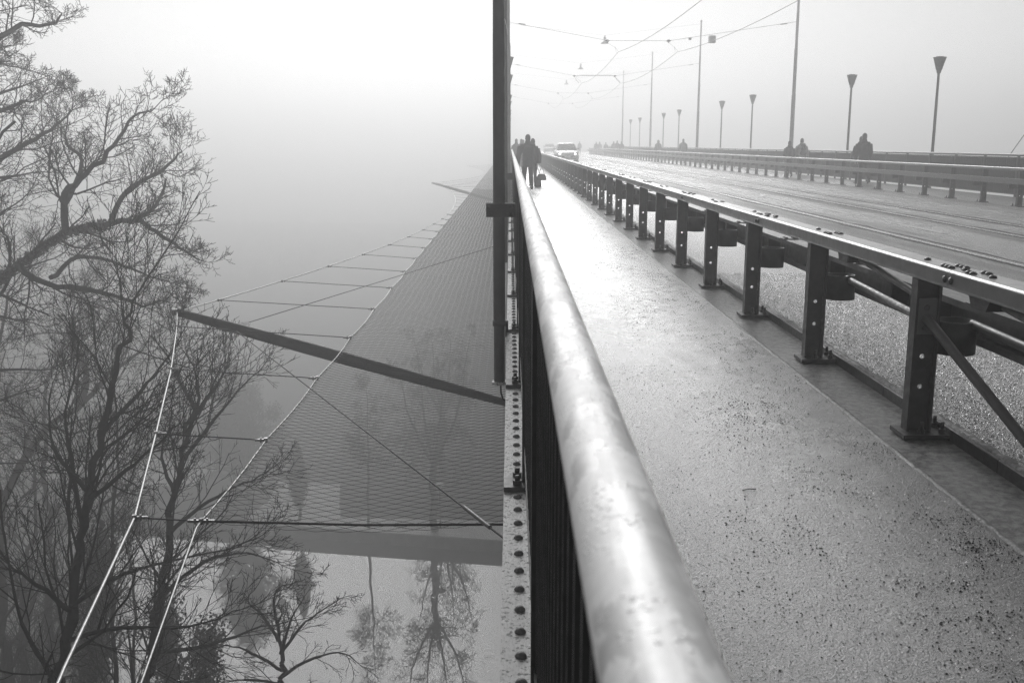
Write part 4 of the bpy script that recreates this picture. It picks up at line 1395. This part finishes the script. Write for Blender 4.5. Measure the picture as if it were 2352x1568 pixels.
M_SKIN = mat('skin', 0.3, 0.5, build=speckle(0.27, 0.33, 9))
M_HAIR = mat('hair', 0.025, 0.6, build=speckle(0.015, 0.035, 40))
M_SHOE = mat('shoe', 0.02, 0.5, build=speckle(0.015, 0.03, 20))
M_TROUS = mat('dark_trousers', 0.03, 0.85, build=speckle(0.022, 0.04, 12))
M_COATD = mat('dark_coat', 0.022, 0.8, build=speckle(0.016, 0.03, 10))
M_COATM = mat('mid_coat', 0.06, 0.8, build=speckle(0.05, 0.075, 10))
M_COATL = mat('light_coat', 0.3, 0.8, build=speckle(0.25, 0.35, 10))
M_BAG = mat('bag_leather', 0.02, 0.5, build=speckle(0.015, 0.03, 15))

def person(label, x, y, z, H, heading, phase=0.0, coat=M_COATD, vox=0.016, hat=None, hood=False, coatlen=0.47, width=1.0, rarm=None, long_hair=False):
    """heading: rotation about Z, 0 walks towards +Y"""
    s = H / 1.78
    t = thing('person', label, 'person', (x, y, z), 'people walking over the bridge', heading)
    sw = math.sin(phase)
    V = lambda a, b, c: Vector((a * s, b * s, c * s))
    hip = 0.92
    body = MB(True)
    feet = []
    for sd, ph in ((-1, sw), (1, -sw)):
        hx = sd * .095
        a = .42 * ph
        kb = max(0, -ph) * .5
        kn = V(hx, math.sin(a) * .45, hip - math.cos(a) * .45)
        an = kn + V(sd * .005, math.sin(a - kb) * .42, -math.cos(a - kb) * .42)
        lift = an.z - .085 * s
        feet.append(lift)
        body.tube([V(hx, 0, hip + .06), V(hx, 0, hip) * .55 + kn * .45, kn, kn * .5 + an * .5, an], [x_ * s for x_ in (.105, .09, .065, .062, .046)], 10)
        fd = Vector((0, math.cos(a * .5 - kb), math.sin(a * .5 - kb) * .6))
        body.tube([an + Vector((0, -.05 * s, -.045 * s)), an + Vector((0, 0.02 * s, -.04 * s)), an + fd * .12 * s + Vector((0, 0, -.05 * s)), an + fd * .20 * s + Vector((0, 0, -.058 * s))], [(.04 * s, .04 * s), (.045 * s, .045 * s), (.046 * s, .03 * s), (.036 * s, .018 * s)], 10)
    drop = -min(feet)
    # torso, neck and head
    body.tube([V(0, 0, .84), V(0, 0, .95), V(0, .0, 1.1), V(0, .0, 1.28), V(0, 0, 1.42), V(0, .0, 1.5)], [(.15 * s, .10 * s), (.17 * s, .115 * s), (.15 * s, .105 * s), (.18 * s, .12 * s), (.16 * s, .095 * s), (.06 * s, .06 * s)], 14)
    body.tube([V(0, 0, 1.46), V(0, .015, 1.56), V(0, .02, 1.6)], [.058 * s] * 3, 10)
    body.tube([V(0, .03, 1.545), V(0, .03, 1.58), V(0, .02, 1.66), V(0, .01, 1.72), V(0, .0, 1.765), V(0, 0, 1.78)], [(.045 * s, .055 * s), (.062 * s, .075 * s), (.075 * s, .092 * s), (.072 * s, .09 * s), (.045 * s, .055 * s), (.01 * s, .01 * s)], 14)
    body.tube([V(0, .11, 1.64), V(0, .128, 1.625)], [.014 * s, .012 * s], 6)
    for sd in (-1, 1):
        body.tube([V(sd * .07, 0.0, 1.63), V(sd * .085, -.008, 1.66), V(sd * .08, -.005, 1.69)], [.012 * s, .016 * s, .012 * s], 6)
    arms = []
    for sd, ph in ((-1, -sw), (1, sw)):
        a = .32 * ph
        sh = V(sd * .18 * width, 0, 1.40)
        el = sh + V(sd * .07, math.sin(a) * .29, -math.cos(a) * .29)
        a2 = a + .28
        wr = el + V(sd * .02, math.sin(a2) * .25, -math.cos(a2) * .25)
        arms.append((sh, el, wr))
        body.tube([sh, el, wr], [x_ * s for x_ in (.05, .04, .028)], 8)
        dd = (wr - el).normalized()
        palm = wr + dd * .05 * s
        body.tube([wr, palm, wr + dd * .095 * s], [(.018 * s, .026 * s), (.018 * s, .04 * s), (.014 * s, .036 * s)], 8)
        fwd = Vector((0, 1, 0)) - dd * dd.y
        fwd.normalize()
        for q, (o_, ln) in enumerate(((-.03, .06), (-.01, .075), (.011, .08), (.031, .07))):
            f0 = wr + dd * .085 * s + fwd * o_ * s
            f1 = f0 + dd * ln * .6 * s + Vector((-sd * .008 * s, 0, 0))
            f2 = f1 + dd * ln * .4 * s + Vector((-sd * .02 * s, 0, 0))
            body.tube([f0, f1, f2], [.0095 * s, .009 * s, .007 * s], 6)
        th0 = wr + dd * .03 * s + fwd * .03 * s
        body.tube([th0, th0 + dd * .035 * s + fwd * .022 * s, th0 + dd * .06 * s + fwd * .02 * s], [.012 * s, .011 * s, .009 * s], 6)
    me = remesh(body, 'body', vox, [M_TROUS, M_SKIN, M_SHOE])
    mi = []
    wrs = [a[2] for a in arms]
    for p in me.polygons:
        c = p.center
        if c.z > 1.47 * s or min((c - w_).length for w_ in wrs) < .21 * s and c.z < 1.1 * s and abs(c.x) > .17 * s:
            mi.append(1)
        elif c.z + drop < .10 * s:
            mi.append(2)
        else:
            mi.append(0)
    me.polygons.foreach_set('material_index', mi)
    obj('body', me, t, (0, 0, drop))
    ct = MB(True)
    ct.tube([V(0, 0, 1.25 - coatlen), V(0, 0, 1.0), V(0, 0, 1.12), V(0, -.01, 1.28), V(0, -.01, 1.40), V(0, -.005, 1.48), V(0, 0.005, 1.54), V(0, .01, 1.60)],
            [(.215 * s * width, .17 * s), (.22 * s * width, .17 * s), (.21 * s * width, .165 * s), (.215 * s * width, .165 * s), (.19 * s * width, .14 * s), (.13 * s, .11 * s), (.092 * s, .10 * s), (.085 * s, .095 * s)], 16)
    for sh, el, wr in arms:
        ct.tube([sh + Vector((0, 0, .01 * s)), sh * .5 + el * .5, el, wr], [x_ * s for x_ in (.095, .092, .085, .062)], 10)
        ct.tube([V(0, 0, 1.42), sh], [.09 * s, .092 * s], 8)
    if hood:
        ct.tube([V(0, -.03, 1.48), V(0, -.02, 1.6), V(0, -.01, 1.72), V(0, 0, 1.80)], [(.10 * s, .10 * s), (.115 * s, .12 * s), (.10 * s, .115 * s), (.03 * s, .04 * s)], 12)
    obj('coat', remesh(ct, 'coat', vox, coat), t, (0, 0, drop))
    hb = MB(True)
    hb.tube([V(0, -.03, 1.575), V(0, -.015, 1.66), V(0, -.01, 1.73), V(0, -.005, 1.78), V(0, 0, 1.797)], [(.07 * s, .075 * s), (.084 * s, .092 * s), (.082 * s, .098 * s), (.05 * s, .06 * s), (.012 * s, .012 * s)], 14)
    if long_hair:
        hb.tube([V(0, -.05, 1.50), V(0, -.05, 1.6), V(0, -.04, 1.68)], [(.08 * s, .04 * s), (.09 * s, .06 * s), (.08 * s, .06 * s)], 10)
    if not hood:
        obj('hat' if hat else 'hair', remesh(hb, 'hair', vox * .8, hat or M_HAIR), t, (0, 0, drop))
    return t, arms, drop, s

def walker(label, dx, feet_zc, H, X=None, z=0.0, **kw):
    y = Yd(feet_zc, CAM_H - z)
    x = W(dx, 400, feet_zc).x if X is None else X
    return person(label, x, y, z, H, kw.pop('heading', 0.0), **kw) + (x, y)
t, arms, drop, s_, px, py = walker('person in a dark jacket and knit cap, walking away beside the handrail', 1212, 31.5, 1.76, heading=R(4), phase=1.1, hat=M_COATD, vox=.014, width=1.3)
t, arms, drop, s_, px, py = walker('person in a dark coat carrying two bags, half hidden behind the one with the cap', 1223.5, 34.6, 1.62, heading=R(0), phase=-.6, vox=.014, coatlen=.4)
# bags in the right hand
hw = arms[1][2]
hx, hy, hz = px + hw.x + .01, py + hw.y, hw.z + drop - .10
def bag(label, name, x, y, z, w, h, d, col, hl, cat):
    t = thing(name, label, cat, (x, y, z))
    mb = MB()
    rows = [(0.0, .92), (.1, 1.0), (.55, .95), (.9, .7), (1.0, .6)]
    vs, n = [], 12
    for u, k in rows:
        for q in range(n):
            a = 2 * math.pi * q / n
            ca, sa = math.cos(a), math.sin(a)
            vs.append((w / 2 * k * math.copysign(abs(ca) ** .5, ca), d / 2 * k * math.copysign(abs(sa) ** .6, sa), -hl - h + h * u))
    fs = [(r_ * n + i, r_ * n + (i + 1) % n, (r_ + 1) * n + (i + 1) % n, (r_ + 1) * n + i) for r_ in range(len(rows) - 1) for i in range(n)]
    fs += [tuple(range(n))[::-1], tuple((len(rows) - 1) * n + i for i in range(n))]
    mb.add(vs, fs, 0, True)
    mb.build('bag_body', col, t)
    for sg in (-1, 1):
        MB().tube([(-w * .26, sg * d * .3, -hl), (-w * .1, sg * .01, -hl * .35), (0, 0, 0), (w * .1, sg * .01, -hl * .35), (w * .26, sg * d * .3, -hl)], .008, 6).build('handle', col, t)
bag('dark handbag with a tall handle swinging from the hand of the person with bags', 'handbag', hx + .05, hy - .03, hz, .34, .22, .14, M_BAG, .26, 'bag')
bag('narrow dark shopping bag hanging lower, just left of the handbag', 'shopping_bag', hx - .08, hy + .04, hz, .26, .34, .1, M_TROUS, .36, 'bag')
walker('leftmost of three misty people far ahead beside the handrail', 1184.5, 54, 1.70, phase=.5, X=.33, vox=.02)
walker('middle one of three misty people far ahead beside the handrail', 1189, 56, 1.70, phase=-.5, X=.62, vox=.02)
walker('rightmost of three misty people far ahead, beside the dark jacket', 1201.5, 62, 1.72, phase=.9, vox=.02)
Z2 = 0.02
walker('tall person in a dark coat walking along the far parapet', 1979, 35.8, 1.82, z=Z2, phase=1.0, vox=.014, width=1.12, coatlen=.5)
walker('person almost hidden behind the tall one at the far parapet', 1972.5, 37.6, 1.70, z=Z2, phase=-.7, vox=.016)
walker('short person in a dark jacket with turned up collar by the tram pole', 1810, 43.6, 1.54, z=Z2, phase=.5, coat=M_COATM, hat=M_COATD, vox=.014)
t, arms, drop, s_, px, py = walker('person in a light jacket wearing a backpack by the far parapet', 1838, 45.4, 1.70, z=Z2, phase=-1.1, coat=M_COATL, vox=.014)
bp_ = thing('backpack', 'dark backpack on the person in the light jacket', 'backpack', (px + .02, py - .16, Z2 + drop + .98))
pk = MB()
pk.tube([(0, -.04, 0), (0, -.06, .05), (0, -.07, .25), (0, -.05, .42), (0, -.03, .48)], [(.12, .07), (.16, .11), (.165, .12), (.13, .09), (.06, .05)], 14)
pk.build('pack', M_COATM, bp_)
for sg in (-1, 1):
    MB().tube([(sg * .1, -.02, .06), (sg * .15, .12, .2), (sg * .13, .16, .42), (sg * .09, .04, .5), (sg * .07, -.02, .44)], .018, 6).build('strap', M_COATM, bp_)
walker('stocky misty person alone between the third and second tram poles', 1568, 75, 1.78, z=Z2, phase=.3, vox=.02, width=1.1)
walker('hooded misty person beside a lamp post on the far walkway', 1511, 87, 1.75, z=Z2, phase=-.4, vox=.02, hood=True)
far = [(1427, 112, 1.70, 'rightmost of three faint people in the mist on the far walkway'), (1417, 114, 1.78, 'middle and tallest of three faint people in the mist on the far walkway'), (1409, 117, 1.70, 'leftmost of three faint people in the mist on the far walkway'),
       (1391, 128, 1.62, 'faint person by a distant tram pole on the far walkway'), (1377, 133, 1.70, 'right one of a very faint pair on the far walkway'), (1369, 136, 1.72, 'left one of a very faint pair on the far walkway')]
for k, (dx, zc, H, lb) in enumerate(far):
    walker(lb, dx, zc, H, z=Z2, phase=.4 - .2 * k, vox=.028, hood=(k % 2 == 0))
walker('faint lone person at the edge of the road, right of the car', 1331, 140, 1.72, z=ZR, phase=.2, vox=.028)
jg = Q(-11.5, 11.0, ZG)
person('faint jogger on the riverside path seen through the branches', jg.x, jg.y, ZG, 1.75, R(70), 1.3, M_COATM, .022)

# ------------------------------------------------------------------ cars
M_CARP = mat('pale_car_paint', 0.55, 0.3, build=speckle(0.53, 0.57, 3))
M_CARP.node_tree.nodes['Principled BSDF'].inputs['Coat Weight'].default_value = 0.6
M_CARD = mat('dark_car_paint', 0.06, 0.3, build=speckle(0.05, 0.07, 3))
M_TYRE = mat('tyre', 0.02, 0.8, build=speckle(0.015, 0.025, 20))
M_RIM = mat('rim', 0.4, 0.35, metal=0.8, build=speckle(0.35, 0.45, 10))
M_HEADL = mat('headlight_lit', 0.8, 0.2, emit=6.0, build=speckle(0.75, 0.85, 10))
M_PLATE = mat('number_plate', 0.7, 0.4, build=speckle(0.65, 0.75, 10))
def car(label, x, y, paint, lights=True):
    """hatchback facing the camera (front at -Y)"""
    t = thing('car', label, 'car', (x, y, ZR + .004))
    # stations: y, half width at sill, half width at belt, z low, z belt (top of lower body)
    st = [(-2.08, .55, .50, .34, .52), (-2.0, .74, .70, .24, .66), (-1.8, .83, .80, .2, .74), (-1.3, .88, .85, .2, .86), (-.75, .89, .87, .2, .96), (.2, .89, .87, .2, .98), (1.2, .89, .86, .2, 1.0), (1.8, .86, .82, .22, 1.0), (2.02, .8, .74, .28, .92), (2.08, .72, .66, .36, .8)]
    mb = MB()
    vs, n = [], 14
    for (yy, ws, wb, zl, zb) in st:
        half = [(0, zl), (ws * .85, zl), (ws, zl + .12), (ws * 1.01, (zl + zb) * .5), (wb, zb - .07), (wb * .9, zb), (wb * .5, zb + .025), (0, zb + .03)]
        ring = half + [(-a, b) for a, b in half[-2:0:-1]]
        vs += [(a, yy, b) for a, b in ring]
    n = 14
    fs = [(r_ * n + i, r_ * n + (i + 1) % n, (r_ + 1) * n + (i + 1) % n, (r_ + 1) * n + i) for r_ in range(len(st) - 1) for i in range(n)]
    fs += [tuple(range(n))[::-1], tuple((len(st) - 1) * n + i for i in range(n))]
    mb.add(vs, fs, 0, True)
    mb.build('body', paint, t)
    # cabin
    cs = [(-.95, .80, .99, .80, 1.0), (-.15, .80, .99, .62, 1.44), (.25, .80, 1.0, .62, 1.475), (1.2, .80, 1.0, .60, 1.44), (1.95, .74, .98, .6, 1.03)]
    mb = MB()
    vs = []
    for (yy, wb, zb, wt, zt) in cs:
        vs += [(-wb, yy, zb - .03), (-wt, yy, zt - .03), (-wt * .85, yy, zt), (wt * .85, yy, zt), (wt, yy, zt - .03), (wb, yy, zb - .03)]
    fs = [(r_ * 6 + i, r_ * 6 + i + 1, (r_ + 1) * 6 + i + 1, (r_ + 1) * 6 + i) for r_ in range(len(cs) - 1) for i in range(5)]
    mb.add(vs, fs, 0, False)
    mb.build('cabin', paint, t)
    g = MB()
    g.add([(-.72, -.90, 1.035), (.72, -.90, 1.035), (.56, -.22, 1.415), (-.56, -.22, 1.415)], [(0, 1, 2, 3)])
    w_ = g.build('windscreen', M_GLASSD, t)
    w_.location = (0, -.012, .012)
    for sg in (-1, 1):
        g = MB()
        g.add([(sg * .80, -.7, 1.02), (sg * .80, 1.3, 1.03), (sg * .625, 1.1, 1.38), (sg * .645, -.1, 1.38)], [(0, 1, 2, 3)])
        o = g.build('side_window', M_GLASSD, t); o.location = (sg * .012, 0, .01)
        MB().tube([(sg * .80, -.62, 1.0), (sg * .92, -.62, 1.03), (sg * 1.03, -.60, 1.06)], [(.03, .03), (.06, .075), (.045, .06)], 10).build('mirror', paint, t)
        hl = MB()
        hl.tube([(sg * .50, -1.985, .64), (sg * .62, -1.97, .67), (sg * .76, -1.86, .70)], [(.02, .05), (.05, .075), (.02, .05)], 10)
        h = hl.build('headlight', M_GLASSD, t)
        MB().lathe((0, 0, 0), [(.07, 0), (.055, .02), (0, .03)], 12).build('bulb', M_HEADL if lights else M_GLASSD, h, (sg * .60, -2.045, .665)).rotation_euler = (R(90), 0, 0)
        for yy in (-1.3, 1.3):
            wh = obj('wheel', None, t, (sg * .80, yy, .31))
            a = MB().lathe((0, 0, -.1), [(.2, 0), (.3, .0), (.31, .03), (.31, .17), (.3, .2), (.2, .2)], 24).build('tyre', M_TYRE, wh); a.rotation_euler = (0, R(90), 0)
            a = MB().lathe((0, 0, -.07), [(.2, 0), (.2, .14)], 20).build('rim', M_RIM, wh); a.rotation_euler = (0, R(90), 0)
    MB().box(-.45, .45, -2.10, -2.06, .36, .50).build('grille', M_TYRE, t)
    MB().box(-.22, .22, -2.125, -2.102, .40, .49).build('number_plate', M_PLATE, t)
    MB().box(-.68, .68, -2.05, -1.96, .22, .32).build('bumper', M_TYRE, t)
    return t
car('pale hatchback with lit headlights driving towards the camera', W(1300, 340, 79).x, Yd(79), M_CARP)
car('barely visible car deep in the fog behind the pale hatchback', W(1262, 335, 160).x, Yd(160), M_CARD, False)

# ------------------------------------------------------------------ haze
hm = bpy.data.materials.new('fog')
hm.use_nodes = True
nt = hm.node_tree
nt.nodes.remove(nt.nodes['Principled BSDF'])
pv = nt.nodes.new('ShaderNodeVolumePrincipled')
pv.inputs['Color'].default_value = (0.84, 0.84, 0.84, 1)
pv.inputs['Density'].default_value = FOG
pv.inputs['Anisotropy'].default_value = FOG_G
nt.links.new(pv.outputs[0], nt.nodes['Material Output'].inputs['Volume'])
tag(MB().box(-420, 420, -70, 480, ZW - 4.5, 20.0).build('haze', hm), 'even grey fog filling the air', 'fog', kind='stuff')
